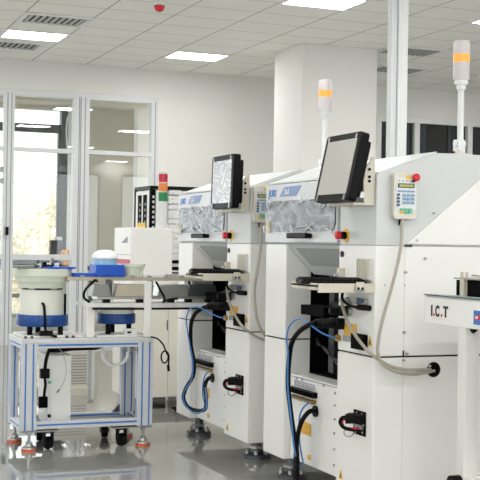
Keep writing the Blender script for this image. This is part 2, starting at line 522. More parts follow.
for i, kv in enumerate((-12.5, -21.5, -30.0)):
    for j, ku in enumerate((-6, -3, 0, 3, 6, 9)):
        lamp(gu(ku), gv(kv), 'bright square ceiling light over the near part of the hall')
lamp(gu(9), gv(-6), 'bright square ceiling light over the near part of the hall')
lamp(gu(9), gv(0), 'bright square ceiling light over the near part of the hall')
lamp(gu(-3), gv(-6), 'bright square ceiling light over the near part of the hall')
lamp(gu(0), gv(-6), 'bright square ceiling light over the near part of the hall')

def vent(u, v, label):
    t = thing('air_vent', label, 'air vent', (u, v, CZ), 0, 'ceiling air vents')
    b = MB()
    for q in ((0, TDU, 0, .05), (0, TDU, TDV - .05, TDV), (0, .05, .05, TDV - .05), (TDU - .05, TDU, .05, TDV - .05)):
        b.box(*q, -.018, -.001, 'frame_white')
    b.build('vent_frame', t, bevel=.003)
    MB().box(.05, TDU - .05, .05, TDV - .05, -.006, -.001, 'black_matt').build('vent_duct', t)
    n = 9
    for i in range(n):
        x = .05 + (TDU - .1) * (i + .5) / n
        M = Matrix.Translation((x, TDV / 2, -.014)) @ Matrix.Rotation(0.7, 4, 'Y')
        MB().box(-.016, .016, -TDV / 2 + .05, TDV / 2 - .05, -.0015, .0015, 'brushed_grey', M).build('louvre', t)
vent(gu(0), gv(-2), 'louvred ceiling air vent just nearer than the square light')
vent(gu(0) - .1, gv(1.45), 'louvred ceiling air vent just behind the square light, above the glass partition')
vent(gu(6), gv(-2), 'louvred ceiling air vent just behind the signal tower of the closest machine')
vent(gu(6.8), gv(.6), 'louvred ceiling air vent beside the white upright duct')
for u in (1.0, 5.6): lamp(u, 14.75, 'unseen ceiling light added to brighten the room beyond the glass partition', 3.36, 'added unseen far room lights')  # two hidden lamps added to lift the brightness of the far room
# red sounder under the ceiling
t = thing('fire_alarm', 'small red fire alarm dome hanging from the ceiling tiles', 'fire alarm', (3.30, 10.35, CZ))
MB().lathe([(.035, -.03), (.055, -.02), (.055, 0)], (0, 0, 0), 'frame_white', 20).build('alarm_base', t)
MB().lathe([(.012, -.085), (.035, -.075), (.05, -.045), (.05, -.03)], (0, 0, 0), 'red', 20).build('alarm_dome', t)
# white upright duct
t = thing('cable_duct', 'tall white double cable duct running from floor to ceiling behind the machines', 'cable duct', (4.56, 8.2, 0))
MB().box(.012, .062, .0, .075, 0, CZ, 'white_frame').build('duct_channel', t, bevel=.006)
b = MB().box(.066, .150, -.02, .08, 0, CZ, 'frame_white'); b.box(.088, .091, -.022, -.018, 0, CZ, 'white_frame')
b.build('duct_channel', t, bevel=.006)

# ------------------------------------------------------------------ placement machines
def machine(v, idx, label):
    t = thing('placement_machine', label, 'machine', (2.576, v, 0), 0, 'white pick and place machines in line')
    D = 1.45
    W = 'machine_white'
    # lower and upper bodies
    MB().box(0, D, 0, .375, .135, .782, W).build('lower_column', t, bevel=.006)
    MB().box(0, D, 1.01, 1.29, .135, .782, W).build('lower_column', t, bevel=.006)
    MB().box(0, D, 0, .375, .789, 1.303, W).build('upper_column', t, bevel=.006)
    MB().box(0, D, 1.01, 1.29, .789, 1.303, W).build('upper_column', t, bevel=.006)
    MB().box(.012, D - .012, .012, .363, .78, .791, 'black_matt').build('body_seam', t)
    MB().box(.012, D - .012, 1.022, 1.278, .78, .791, 'black_matt').build('body_seam', t)
    # connector cabinet between the columns
    cc = MB().box(.04, D, .377, 1.008, .145, .60, W)
    cc.box(.036, .041, .385, 1.0, .588, .592, 'mullion_line')
    cab = cc.build('connector_cabinet', t, bevel=.004)
    for (y, z) in [(.47, z_) for z_ in (.20, .28, .36, .43, .5, .56)] + [(.93, .583), (.86, .583), (.6, .583)]:
        MB().cyl((.034, y, z), (.041, y, z), .006, 'steel', 8).build('screw', cab)
    vg = MB().box(.034, .041, .69, .95, .545, .578, 'label_white')
    for i in range(8):
        for k in range(3): vg.box(.031, .035, .70 + i * .032, .72 + i * .032, .548 + k * .010, .554 + k * .010, 'mullion_line')
    vg.build('valve_block', cab)
    vb = MB().box(.012, .041, .675, .985, .508, .536, 'black_plastic')
    for i in range(8): vb.box(.006, .014, .685 + i * .037, .705 + i * .037, .512, .532, 'black_matt')
    vb.build('valve_strip', cab)
    vs = MB()
    for i in range(8):
        vs.cyl((.012, .695 + i * .037, .485), (.041, .695 + i * .037, .485), .010, 'brass', 10)
        vs.cyl((.004, .695 + i * .037, .485), (.012, .695 + i * .037, .485), .007, 'steel', 10)
    vs.build('air_fitting', cab)
    lb = MB().box(.038, .0412, .745, .86, .30, .365, 'label_yellow'); lb.build('warning_label', cab)
    MB().box(.038, .0412, .74, .78, .175, .20, 'label_yellow').build('rating_label', cab)
    MB().cyl((.03, .69, .44), (.042, .69, .44), .03, 'black_plastic').build('hose_inlet', cab)
    # dark recess with rails
    r = MB()
    r.box(.55, .57, .375, 1.01, .58, 1.303, 'black_matt')
    r.box(.15, .57, 1.004, 1.0095, .61, 1.303, 'black_matt')
    r.box(.15, .57, .3755, .381, .61, 1.303, 'black_matt')
    r.box(.15, .57, .375, 1.01, .601, .61, 'black_matt')
    r.box(.152, .17, .382, .70, .611, .80, 'black_matt')
    rc = r.build('feeder_recess', t)
    MB().box(.18, .24, .78, .84, .62, 1.25, 'dark_metal').build('rail_post', rc)
    rr = MB().box(.04, .16, .62, .90, .930, .982, 'black_matt'); rr.box(.1, .2, .39, .61, .94, .975, 'black_plastic')
    rr.build('rail_block', rc, bevel=.004)
    rd = MB().cyl((.09, .385, .955), (.09, .63, .95), .008, 'steel', 10)
    rd.cyl((.08, .40, 1.0), (.08, .60, 1.0), .012, 'black_plastic', 10)
    rd.build('feed_rod', rc)
    wr = MB()
    for i in range(5):
        o_ = i * .012
        wr.tube([(.18, .99, .80 - o_), (.15, .8, .73 + o_ * .5), (.14, .6, .71 - o_), (.15, .385, .70 + o_)], .0045, ('black_rubber', 'dark_metal')[i % 2], n=6)
    wr.build('wire_loom', rc)
    # hood grille and top housing
    hd_ = MB().prism([(.0, 1.303), (.165, 1.14), (.20, 1.14), (.20, 1.303)], 'y', .377, 1.008, 'cover_grey').build('hood', t)
    MB().prism([(.018, 1.2825), (.112, 1.1895), (.115, 1.1925), (.021, 1.2855)], 'y', .385, .93, 'perforated').build('hood_grille', hd_)
    g = 'cover_grey'
    prof = [(0, 1.3035), (0, 1.633), (.32, 1.745), (1.12, 1.745), (D, 1.60), (D, 1.3035)]
    hs = MB()
    hs.prism(prof, 'y', 0, .37, g)
    hs.prism([(.012, 1.3035), (.012, 1.633), (.32, 1.745), (1.12, 1.745), (D, 1.60), (D, 1.3035)], 'y', .372, 1.29, 'cover_light')
    hs.build('top_housing', t, bevel=.005)
    MB().prism([(0.01, 1.6365), (.318, 1.7445), (.32, 1.752), (.012, 1.644)], 'y', .004, 1.286, 'cover_light').build('sloped_lid', t)
    sd = MB().prism([(.155, 1.312), (.60, 1.665), (.67, 1.738), (1.12, 1.738), (D - .01, 1.60), (D - .01, 1.312)], 'y', -.012, 0.001, W)
    so = sd.build('side_shield', t, bevel=.003)
    sw = MB()
    for x, z in ((.305, 1.46), (.21, 1.33), (.26, 1.245), (.155, 1.18), (.153, .90), (.153, .77), (.29, .74), (.17, .80)):
        sw.cyl((x, -.016, z), (x, .002, z), .006, 'steel', 8)
    for x in (.05, .155): sw.cyl((x, -.004, 1.12), (x, .002, 1.12), .004, 'steel', 8)
    sw.build('screw', t)
    sm = MB()
    sm.box(.153, .155, -.0015, .01, .795, 1.30, 'cover_grey'); sm.box(.153, .155, -.0015, .01, .14, .775, 'cover_grey')
    sm.box(.15, .19, -.006, .01, 1.300, 1.309, 'text_dark'); sm.box(.150, .156, -.006, .01, .79, .815, 'text_dark')
    sm.build('panel_seam', t)
    # front cover with film covered window
    fc = MB()
    fc.box(-.008, .012, .385, 1.285, 1.312, 1.63, 'cover_light')
    cov = fc.build('front_cover', t, bevel=.004)
    MB().rounded(.83, 1.455, .43, .083, .05, -.014, -.007, 'window_film', 'x').build('cover_window', cov)
    # loose film tacked over the window: a crumpled thin sheet
    fm = MB(); ny, nz = 16, 6
    rnd = random.Random(11 + idx)
    ks = []
    for i in range(ny + 1):
        for j in range(nz + 1):
            y = .39 + (1.28 - .39) * i / ny; z = 1.362 + (1.55 - 1.362) * j / nz
            edge = i in (0, ny) or j in (0, nz)
            ks.append((-.018 - (.002 if edge else rnd.random() * .012), y, z + rnd.uniform(-.008, .008)))
    n0 = fm.add(ks)
    for i in range(ny):
        for j in range(nz):
            a = n0 + i * (nz + 1) + j
            fm.face([a, a + 1, a + nz + 2], 'film'); fm.face([a, a + nz + 2, a + nz + 1], 'film')
    fm.build('plastic_film', cov, fix=False)
    for i in range(28):
        y0 = rnd.uniform(.40, 1.27); z0 = rnd.choice((rnd.uniform(1.36, 1.40), rnd.uniform(1.50, 1.55)))
        if i % 3 == 0: y0 = rnd.choice((rnd.uniform(.385, .47), rnd.uniform(1.18, 1.285)))
        an = rnd.uniform(-1.2, 1.2) + (PI / 2 if i % 3 == 0 else 0); L = rnd.uniform(.05, .19) * (.6 if i % 3 == 0 else 1)
        pts = []
        for k in range(5):
            q = k / 4 - .5
            yy = y0 + math.cos(an) * L * q + rnd.uniform(-.006, .006); zz = z0 + math.sin(an) * L * q * .7 + rnd.uniform(-.004, .004)
            pts.append((-.022 - rnd.random() * .006, min(1.285, max(.385, yy)), min(1.555, max(1.352, zz))))
        MB().tube(pts, .0018 + .0014 * rnd.random(), 'film_crease', n=5, sub=4).build('film_crease', cov)
    tp = MB().box(-.02, -.006, 1.20, 1.235, 1.365, 1.43, 'tape'); tp.build('tape_strip', cov)
    hb = MB().box(-.045, -.008, .665, .69, 1.336, 1.36, 'black_plastic'); hb.box(-.045, -.008, .86, .885, 1.336, 1.36, 'black_plastic')
    hb.box(-.055, -.036, .655, .895, 1.334, 1.363, 'black_plastic')
    hb.build('handle', cov, bevel=.006)
    text('maker_logo', 'JUKI', .052, (-.009, 1.238, 1.566), 'x-', 'logo_blue', cov, bold=.0008, shear=.12, xs=1.0)
    bd = MB().prism([(1.09, 1.562), (.875, 1.562), (.81, 1.614), (1.025, 1.614)], 'x', -.0105, -.008, 'badge_blue')
    bo = bd.build('model_badge', cov)
    text('badge_lettering', 'X-6', .036, (-.011, 1.02, 1.573), 'x-', 'label_white', bo, bold=.0022, shear=.2)
    # front details on the column
    e = MB().cyl((-.004, .303, 1.350), (.0, .303, 1.350), .033, 'yellow', 24)
    e.cyl((-.027, .303, 1.35), (-.004, .303, 1.35), .019, 'black_plastic', 16)
    eo = e.build('emergency_stop', t)
    MB().lathe([(.012, -.026), (.013, -.03), (.019, -.036), (.021, -.047), (.018, -.054), (.007, -.057)], (0, .303, 1.35), 'red', 24, 'x').build('stop_button', eo)
    # the mushroom profile runs towards -x
    MB().cyl((-.006, .335, 1.259), (.001, .335, 1.259), .015, 'black_plastic', 16).build('cover_lock', t)
    cg = MB().box(-.012, .001, .03, .165, 1.14, 1.242, 'cover_grey')
    for i in range(7): cg.box(-.018, -.011, .036 + i * .0185, .046 + i * .0185, 1.145, 1.238, 'beige_metal')
    cg.build('cable_comb', t)
    bk = MB().box(-.03, 0, .31, .335, 1.145, 1.19, 'beige_metal'); bk.box(-.05, -.03, .315, .33, 1.15, 1.165, 'steel')
    bk.build('hook_bracket', t)
    # connector group above the seam
    MB().box(-.003, .001, .175, .305, .868, .925, 'label_yellow').build('warning_label', t)
    MB().box(-.003, .001, .235, .315, .838, .866, 'label_grey').build('rating_plate', t)
    MB().box(-.028, .001, .062, .185, .812, .885, 'black_matt').build('cable_gland', t, bevel=.004)
    wt = MB().prism([(.055, .838), (.018, .838), (.0365, .882)], 'x', -.003, .001, 'label_yellow')
    wt.prism([(.043, .844), (.030, .844), (.0365, .868)], 'x', -.004, -.002, 'text_dark')
    wt.build('hazard_triangle', t)
    lw = MB().prism([(.335, .165), (.295, .165), (.315, .21)], 'x', -.003, .001, 'label_yellow')
    lw.prism([(.322, .171), (.308, .171), (.315, .195)], 'x', -.004, -.002, 'text_dark')
    lw.build('hazard_triangle', t)
    cn = MB()
    cn.cyl((-.09, .29, .985), (0, .27, .985), .017, 'black_plastic', 14); cn.cyl((-.05, .325, .985), (-.015, .25, .985), .026, 'black_plastic', 14)
    cn.cyl((-.02, .24, .983), (.0, .24, .983), .018, 'steel', 14)
    cn.build('coax_connector', t)
    us = MB().box(-.035, -.008, .12, .225, 1.026, 1.055, 'brushed_grey'); us.cyl((-.022, .225, 1.04), (-.022, .30, 1.035), .012, 'cable_grey', 10)
    us.cyl((-.02, .07, 1.043), (-.02, .12, 1.043), .011, 'key_dark', 12); us.box(-.02, 0, .065, .125, 1.03, 1.055, 'steel')
    us.build('serial_plug', t)
    tc_ = MB().tube([(-.03, .247, 1.111), (-.05, .237, 1.054), (-.05, .194, 1.027), (-.04, .121, 1.012), (-.02, .068, 1.01)], .007, 'black_rubber')
    tc_.cyl((-.025, .115, 1.012), (-.012, .03, 1.012), .014, 'black_rubber', 12)
    tc_.build('signal_cable', t)
    MB().cyl((-.02, .352, .847), (.0, .352, .847), .016, 'brass', 12).build('gold_fitting', t)
    pg = MB().cyl((-.03, .325, .92), (.0, .32, .92), .028, 'black_rubber', 16)
    pg.box(-.04, -.0, .30, .345, .893, .946, 'black_rubber')
    pg.cyl((-.03, .335, .92), (-.085, .45, .914), .022, 'black_rubber', 16)
    for i in range(3): pg.cyl((-.036 - i * .014, .35 + i * .03, .92 - i * .002), (-.041 - i * .014, .36 + i * .03, .9195 - i * .002), .026, 'black_plastic', 16)
    pg.build('power_plug', t)
    # power socket low on the column
    ps = MB().box(-.004, .003, .067, .188, .408, .522, 'black_matt')
    for (y, z, m_) in ((.10, .51, 'steel'), (.15, .51, 'steel'), (.165, .49, 'steel'), (.09, .425, 'steel'), (.16, .42, 'steel'), (.08, .46, 'steel')):
        ps.cyl((-.008, y, z), (-.003, y, z), .006, m_, 8)
    ps.box(-.015, 0, .085, .16, .438, .458, 'brushed_grey')
    po = ps.build('power_socket', t)
    pl = MB().cyl((0, .105, .487), (-.075, .13, .487), .024, 'black_rubber', 14)
    pl.cyl((0, .135, .485), (-.06, .15, .485), .019, 'black_rubber', 14)
    pl.box(-.045, 0, .075, .17, .468, .508, 'black_rubber')
    pl.tube([(-.06, .115, .495), (-.08, .15, .49), (-.085, .167, .466), (-.08, .146, .446), (-.05, .13, .435), (0.0, .12, .432)], .0085, 'black_rubber')
    pl.tube([(-.06, .13, .485), (-.075, .16, .475), (-.07, .15, .445), (-.03, .12, .44), (0, .11, .442)], .005, 'red')
    pl.tube([(0, .166, .42), (-.03, .169, .395), (-.04, .202, .397), (-.05, .193, .418), (-.04, .172, .431)], .003, 'cable_grey')
    pl.build('mains_plug', po)
    # keyboard shelf
    sh = MB()
    sh.box(-.29, 0, .0, .30, 1.108, 1.120, 'beige_metal'); sh.box(-.29, 0, -.002, .012, 1.085, 1.127, 'beige_metal')
    sh.box(-.29, -.28, 0, .30, 1.095, 1.127, 'beige_metal'); sh.box(-.2, 0, .288, .30, 1.085, 1.12, 'beige_metal')
    sh.box(-.11, -.06, -.012, .0, 1.09, 1.118, 'steel'); sh.box(-.105, -.065, -.018, -.01, 1.10, 1.135, 'beige_metal')
    sh.cyl((-.095, -.02, 1.105), (-.095, -.01, 1.105), .007, 'black_plastic', 8); sh.cyl((-.075, -.02, 1.105), (-.075, -.01, 1.105), .007, 'black_plastic', 8)
    sh.build('keyboard_shelf', t, bevel=.002)
    # monitor on its bracket
    tilt = (math.radians(12.2), math.radians(1.5))[idx]
    bx = (-.170, -.134)[idx]
    M = Matrix.Translation((bx, .14, 1.508)) @ Matrix.Rotation(tilt, 4, 'Y')
    hw, H_ = .18, (.325, .315)[idx]
    mo = MB()
    pts = []
    mo.rounded(0, H_ / 2, hw, H_ / 2, .018, .0, .045, 'black_plastic', 'x')
    mo.rounded(0, H_ / 2, hw - .03, H_ / 2 - .03, .015, .045, .075, 'black_plastic', 'x')
    mo.v = [tuple(M @ Vector(p)) for p in mo.v]
    mon = mo.build('monitor', t, bevel=.004)
    s_ = MB(); s_.rounded(0, H_ / 2, hw - .030, H_ / 2 - .032, .004, -.002, .002, ('screen_grey', 'screen_film')[idx], 'x')
    s_.v = [tuple(M @ Vector(p)) for p in s_.v]
    s_.build('screen', mon)
    for yy in (-.14, .14):
        for zz in (.012, H_ - .022): MB().box(-.005, .002, yy - .006, yy + .006, zz - .010, zz + .022 if zz < .1 else zz + .012, 'steel', M).build('screen_clip', mon)
    hn = MB().cyl((-.03, .07, 1.565), (-.03, .22, 1.565), .035, 'black_plastic', 18)
    hn.box(-.085, -.01, .09, .2, 1.53, 1.60, 'black_plastic')
    hn.cyl((-.075, .0, 1.535), (-.075, .03, 1.535), .015, 'steel', 12)
    hn.build('tilt_hinge', t)
    br = MB()
    br.box(-.11, 0, .02, .30, 1.488, 1.50, 'beige_metal')
    br.box(-.012, 0, .02, .30, 1.49, 1.66, 'beige_metal')
    br.prism([(-.055, 1.488), (0, 1.488), (0, 1.715), (-.012, 1.715), (-.05, 1.66), (-.095, 1.62), (-.06, 1.6)], 'y', .018, .03, 'beige_metal')
    for z in (1.655, 1.62, 1.60): br.cyl((-.03, .012, z), (-.03, .02, z), .007, 'black_plastic', 10)
    br.build('monitor_bracket', t, bevel=.002)
    # signal tower
    tx = .548
    tw = MB()
    tw.box(tx - .04, tx + .04, .12, .2, 1.744, 1.762, 'beige_metal'); tw.cyl((tx, .16, 1.762), (tx, .16, 1.80), .024, 'frame_white', 18)
    tw.box(tx - .025, tx + .005, .135, .185, 1.775, 1.83, 'frame_white'); tw.cyl((tx - .032, .16, 1.81), (tx + .022, .16, 1.81), .018, 'frame_white', 14)
    tw.cyl((tx, .16, 1.80), (tx, .16, 2.08), .0155, 'frame_white', 16)
    to = tw.build('signal_tower', t)
    MB().lathe([(.016, 2.07), (.022, 2.078), (.022, 2.098), (.032, 2.102), (.034, 2.122)], (tx, .16, 0), 'frame_white', 28).build('tower_base', to)
    MB().lathe([(.040, 2.122), (.041, 2.210)], (tx, .16, 0), 'lens_clear', 28).build('tower_lens', to)
    MB().lathe([(.0405, 2.21), (.0405, 2.250)], (tx, .16, 0), 'lens_orange', 28).build('lit_lens', to)
    MB().lathe([(.041, 2.25), (.041, 2.305), (.037, 2.315), (.0, 2.318)], (tx, .16, 0), 'lens_clear', 28).build('tower_lens', to)
    # levelling feet
    for (x, y) in ((.12, 1.16), (.17, .25), (1.25, .27), (1.25, 1.10)):
        ft = MB()
        ft.lathe([(.085, 0), (.085, .022), (.072, .03), (.04, .036), (.03, .06), (.03, .14)], (x, y, 0), 'dark_metal', 24)
        for a in range(6):
            an = a * PI / 3
            ft.cyl((x + .065 * math.cos(an), y + .065 * math.sin(an), .025), (x + .065 * math.cos(an), y + .065 * math.sin(an), .05), .012, 'steel', 8)
        ft.lathe([(.05, .06), (.05, .075)], (x, y, 0), 'steel', 6, smooth=False)
        ft.build('levelling_foot', t)
    return t

m1 = machine(4.74, 0, 'white placement machine closest to the camera, beside the conveyor with the short dark lettering')
m2 = machine(6.266, 1, 'white placement machine behind the nearer one, its hose coiled in a loop by the feeders')

def hose(name, parent, path, r, m, extra=None):
    b = MB().tube(path, r, m)
    if extra: extra(b)
    return b.build(name, parent)
hose('air_hose', m1, [(-.10, .42, .916), (-.11, .46, .908), (-.12, .558, .868), (-.12, .64, .815), (-.12, .675, .751), (-.1, .739, .6), (-.08, .753, .468), (-.06, .74, .313), (-.06, .699, .216), (-.06, .695, .022)], .0125, 'black_rubber')
hose('air_hose', m1, [(.036, .69, .441), (-.02, .648, .444), (-.05, .667, .396), (-.05, .713, .317), (-.05, .733, .21), (-.05, .729, .022)], .0125, 'black_rubber')
hose('blue_tube', m1, [(-.02, .352, .847), (-.05, .337, .854), (-.08, .387, .87), (-.11, .439, .901), (-.12, .524, .925), (-.12, .608, .92), (-.12, .692, .878), (-.12, .721, .809), (-.145, .643, .754), (-.13, .675, .582), (-.11, .668, .403), (-.08, .688, .244), (-.04, .71, .155)], .0045, 'tube_blue')
hose('blue_tube', m1, [(.036, .703, .485), (0.0, .715, .475), (-.02, .745, .43), (-.02, .767, .359), (-.02, .751, .257), (-.02, .698, .158)], .0045, 'tube_blue')
hose('air_hose', m2, [(-.09, .42, .916), (-.1, .512, .898), (-.12, .602, .856), (-.12, .674, .781), (-.12, .668, .655), (-.1, .662, .548), (-.1, .677, .457), (-.1, .807, .365), (-.1, .853, .295), (-.1, .763, .249), (-.1, .592, .25), (-.09, .474, .275), (-.07, .513, .338), (-.05, .589, .403), (-.02, .618, .443), (.036, .69, .441)], .0125, 'black_rubber')
hose('blue_tube', m2, [(-.02, .352, .847), (-.05, .361, .852), (-.09, .448, .877), (-.12, .53, .901), (-.12, .679, .889), (-.12, .762, .827), (-.12, .749, .757), (-.145, .621, .66), (-.13, .607, .566), (-.12, .64, .45), (-.12, .79, .34), (-.12, .77, .27), (-.12, .60, .235), (-.11, .50, .252), (-.09, .45, .30), (-.07, .53, .40)], .0045, 'tube_blue')
hose('blue_tube', m2, [(.036, .703, .485), (0.0, .71, .464), (-.02, .708, .4), (-.02, .704, .311), (-.04, .574, .272)], .0045, 'tube_blue')
for mm in (m1, m2):
    hose('sensor_cable', mm, [(-.022, .30, 1.035), (-.05, .225, 1.005), (-.06, .183, .971), (-.06, .14, .927), (-.06, .047, .868), (-.06, -.052, .822), (-.006, -.05, .784), (.057, -.05, .75), (.136, -.05, .732), (.221, -.04, .727), (.317, .01, .722)], .0078, 'cable_grey')
    MB().lathe([(.028, -.004), (.028, .002)], (.318, 0, .722), 'black_matt', 24, 'y').build('cable_hole', mm)
    ring = MB().lathe([(.030, -.002), (.036, -.004), (.036, .001)], (.318, 0, .722), 'black_rubber', 24, 'y'); ring.build('grommet', mm)

# keyboards lie on the shelves
def keyboard(v, dx, rz, label):
    t = thing('keyboard', label, 'keyboard', (2.576 + dx, v, 1.121), rz, 'black keyboards on the machine shelves')
    b = MB().prism([(-.075, 0), (.075, 0), (.075, .024), (-.075, .014)], 'x', -.155, .155, 'black_plastic')
    b.build('keyboard_body', t, bevel=.003)
    k = MB()
    for i in range(15):
        for j in range(5):
            x = -.145 + i * .0194; y = -.066 + j * .027; z = .0150 + (y + .075) / .15 * .010
            k.box(x, x + .016, y, y + .021, z - .002, z + .007, 'black_plastic')
    k.build('key_field', t)
keyboard(4.74 + .135, -.16, math.radians(-14), 'black keyboard on the shelf of the closest placement machine')
keyboard(6.266 + .135, -.16, math.radians(-14), 'black keyboard on the shelf of the second placement machine')

# handheld controllers hanging on the machine sides
def controller(v, dx, label, path):
    t = thing('handheld_controller', label, 'controller', (2.576 + dx, v, 1.43), math.radians(-2), 'handheld controllers on the machine sides')
    b = MB().rounded(0, .105, .061, .108, .02, -.040, -.004, 'pad_beige', 'y'); b.build('controller_body', t, bevel=.004)
    MB().rounded(.002, .115, .05, .075, .005, -.0425, -.039, 'label_white', 'y').build('face_plate', t)
    MB().box(-.042, .042, -.045, -.04, .142, .162, 'text_dark').build('display_frame', t)
    MB().box(-.036, .036, -.0465, -.042, .146, .158, 'lcd').build('display', t)
    def key(x0, x1, z0, z1, m): MB().box(x0, x1, -.0475, -.042, z0, z1, m).build('key', t)
    for i in range(4): key(-.044 + i * .023, -.026 + i * .023, .122, .130, 'key_blue')
    for i in range(3):
        for j in range(3): key(-.018 + i * .022, -.002 + i * .022, .067 + j * .017, .079 + j * .017, 'key_blue')
    for j in range(4): key(-.046, -.034, .056 + j * .016, .067 + j * .016, 'key_dark')
    for i in range(3):
        for j in range(2): key(-.030 + i * .022, -.012 + i * .022, .024 + j * .013, .034 + j * .013, 'yellow' if (i, j) == (0, 0) else 'key_green')
    for i in range(4): MB().box(-.04 + i * .02, -.034 + i * .02, -.0465, -.042, .172, .175, 'text_dark').build('indicator', t)
    MB().box(.03, .045, -.0465, -.042, .169, .179, 'text_dark').build('mode_switch', t)
    MB().box(.0, .022, -.0445, -.039, .183, .199, 'yellow').build('button_plate', t)
    MB().lathe([(.010, -.04), (.010, -.05), (.018, -.055), (.018, -.066), (.012, -.071)], (.043, 0, .191), 'red', 20, 'y').build('stop_button', t)
    c = MB().cyl((-.014, -.022, .004), (-.014, -.024, -.03), .011, 'black_rubber', 12)
    c.build('strain_relief', t)
    q = t.matrix_basis.inverted() if False else (Matrix.Translation(t.location) @ Matrix.Rotation(t.rotation_euler.z, 4, 'Z')).inverted()
    MB().tube([q @ (Vector(p) + Vector((2.576, v, 0))) for p in path], .0078, 'cable_grey').build('coiled_cable', t)
controller(4.74, .132, 'beige handheld controller with keypad on the side of the closest placement machine',
    [(.119, -.026, 1.425), (.106, -.05, 1.33), (.084, -.06, 1.229), (.045, -.06, 1.086), (.006, -.06, .954), (-.013, -.06, .858), (-.01, -.06, .799), (.025, -.06, .752), (.088, -.06, .723), (.173, -.05, .710), (.254, -.03, .712), (.322, .0, .716)])
controller(6.266, .068, 'beige handheld controller half hidden behind the cover of the closest placement machine',
    [(.054, -.026, 1.425), (.046, -.05, 1.325), (.030, -.06, 1.197), (.009, -.06, 1.064), (.011, -.06, .959), (.032, -.06, .849), (.071, -.06, .779), (.123, -.06, .724), (.204, -.05, .710), (.322, .0, .716)])

# ------------------------------------------------------------------ conveyor at the machine's end
t = thing('board_conveyor', 'white conveyor with short dark and red lettering, at the near end of the line', 'conveyor', (2.753, 4.598, 0))
L_ = 1.1
b = MB().prism([(.0, .955), (.0, 1.068), (.012, 1.082), (.06, 1.082), (.06, .955)], 'y', -L_, 0, 'machine_white')
sp = b.build('side_panel', t, bevel=.003)
text('side_lettering', 'I', .066, (-.0005, -.060, .992), 'x-', 'text_dark', sp, bold=.0026, xs=.95)
text('side_lettering', 'C', .066, (-.0005, -.098, .992), 'x-', 'text_dark', sp, bold=.0026, xs=.72)
text('side_lettering', 'T', .066, (-.0005, -.166, .992), 'x-', 'text_dark', sp, bold=.0026, xs=.9)
text('red_dot', '.', .10, (-.0005, -.078, .992), 'x-', 'red', sp, bold=.001, xs=.85)
text('red_dot', '.', .10, (-.0005, -.142, .992), 'x-', 'red', sp, bold=.001, xs=.85)
fp = MB()
for i in range(14): fp.box(-.0008, .001, -.071 - i * .0098, -.065 - i * .0098, .978, .9805, 'cover_grey')
fp.build('fine_print', sp)
sq = MB().box(-.001, .001, -.56, -.405, .975, 1.035, 'stripe_blue')
sq.box(-.0015, .001, -.56, -.415, .995, 1.016, 'red'); sq.box(-.002, .001, -.44, -.42, 1.0, 1.011, 'label_white')
sq.build('safety_sticker', sp)
MB().box(.55, .61, -L_, 0, .955, 1.082, 'machine_white').build('side_panel', t, bevel=.003)
MB().box(.06, .55, -L_, 0, .965, .98, 'brushed_grey').build('conveyor_bed', t)
MB().box(.0, .055, -L_, -.0, 1.082, 1.087, 'green_rail').build('glass_rail', t)
MB().box(-.003, .002, -L_, .0, 1.0815, 1.0845, 'text_dark').build('rail_edge', t)
rb = MB().box(.07, .16, -.75, -.155, 1.087, 1.156, 'black_matt')
rb.build('rail_housing', t, bevel=.002)
rs = MB().box(.05, .072, -.245, -.215, 1.087, 1.162, 'beige_metal'); rs.box(.05, .17, -.75, -.165, 1.160, 1.167, 'steel')
rs.box(.06, .16, -.60, -.34, 1.167, 1.180, 'beige_metal')
for y in (-.185, -.225): rs.cyl((.08, y, 1.167), (.08, y, 1.192), .007, 'beige_metal', 10)
rs.cyl((.09, -.25, 1.178), (.09, -.34, 1.178), .004, 'steel', 8)
rs.build('width_clamp', t, bevel=.001)
MB().box(.08, .15, -.60, -.36, 1.180, 1.198, 'black_plastic').build('clamp_block', t, bevel=.003)
MB().box(.09, .2, -.75, -.16, 1.080, 1.086, 'green_rail').build('belt_rail', t)
for (x0, x1) in ((.0, .07), (.54, .61)):
    for (y0, y1) in ((-.345, -.285), (-1.05, -.99)):
        MB().box(x0, x1, y0, y1, .10, .955, 'machine_side_white').build('leg', t, bevel=.003)
        MB().cyl(((x0 + x1) / 2, (y0 + y1) / 2, 0), ((x0 + x1) / 2, (y0 + y1) / 2, .1), .022, 'black_rubber', 14).build('leg_foot', t)
MB().box(.0, .06, -1.0, -.345, .25, .315, 'machine_white').build('crossbar', t, bevel=.003)
MB().box(.07, .54, -.34, -.29, .25, .315, 'machine_white').build('crossbar', t, bevel=.003)
MB().cyl((-.0, -.315, .29), (-.045, -.315, .29), .03, 'black_rubber', 16).build('rubber_stop', t)
MB().cyl((.012, -.375, .945), (.03, -.375, .955), .013, 'black_plastic', 12).build('stop_knob', t)
cb = MB().box(.10, .4, -.55, -.42, .45, .80, 'machine_side_white'); cb.box(.098, .101, -.52, -.43, .5, .7, 'dark_metal')
cb.build('control_box', t, bevel=.004)

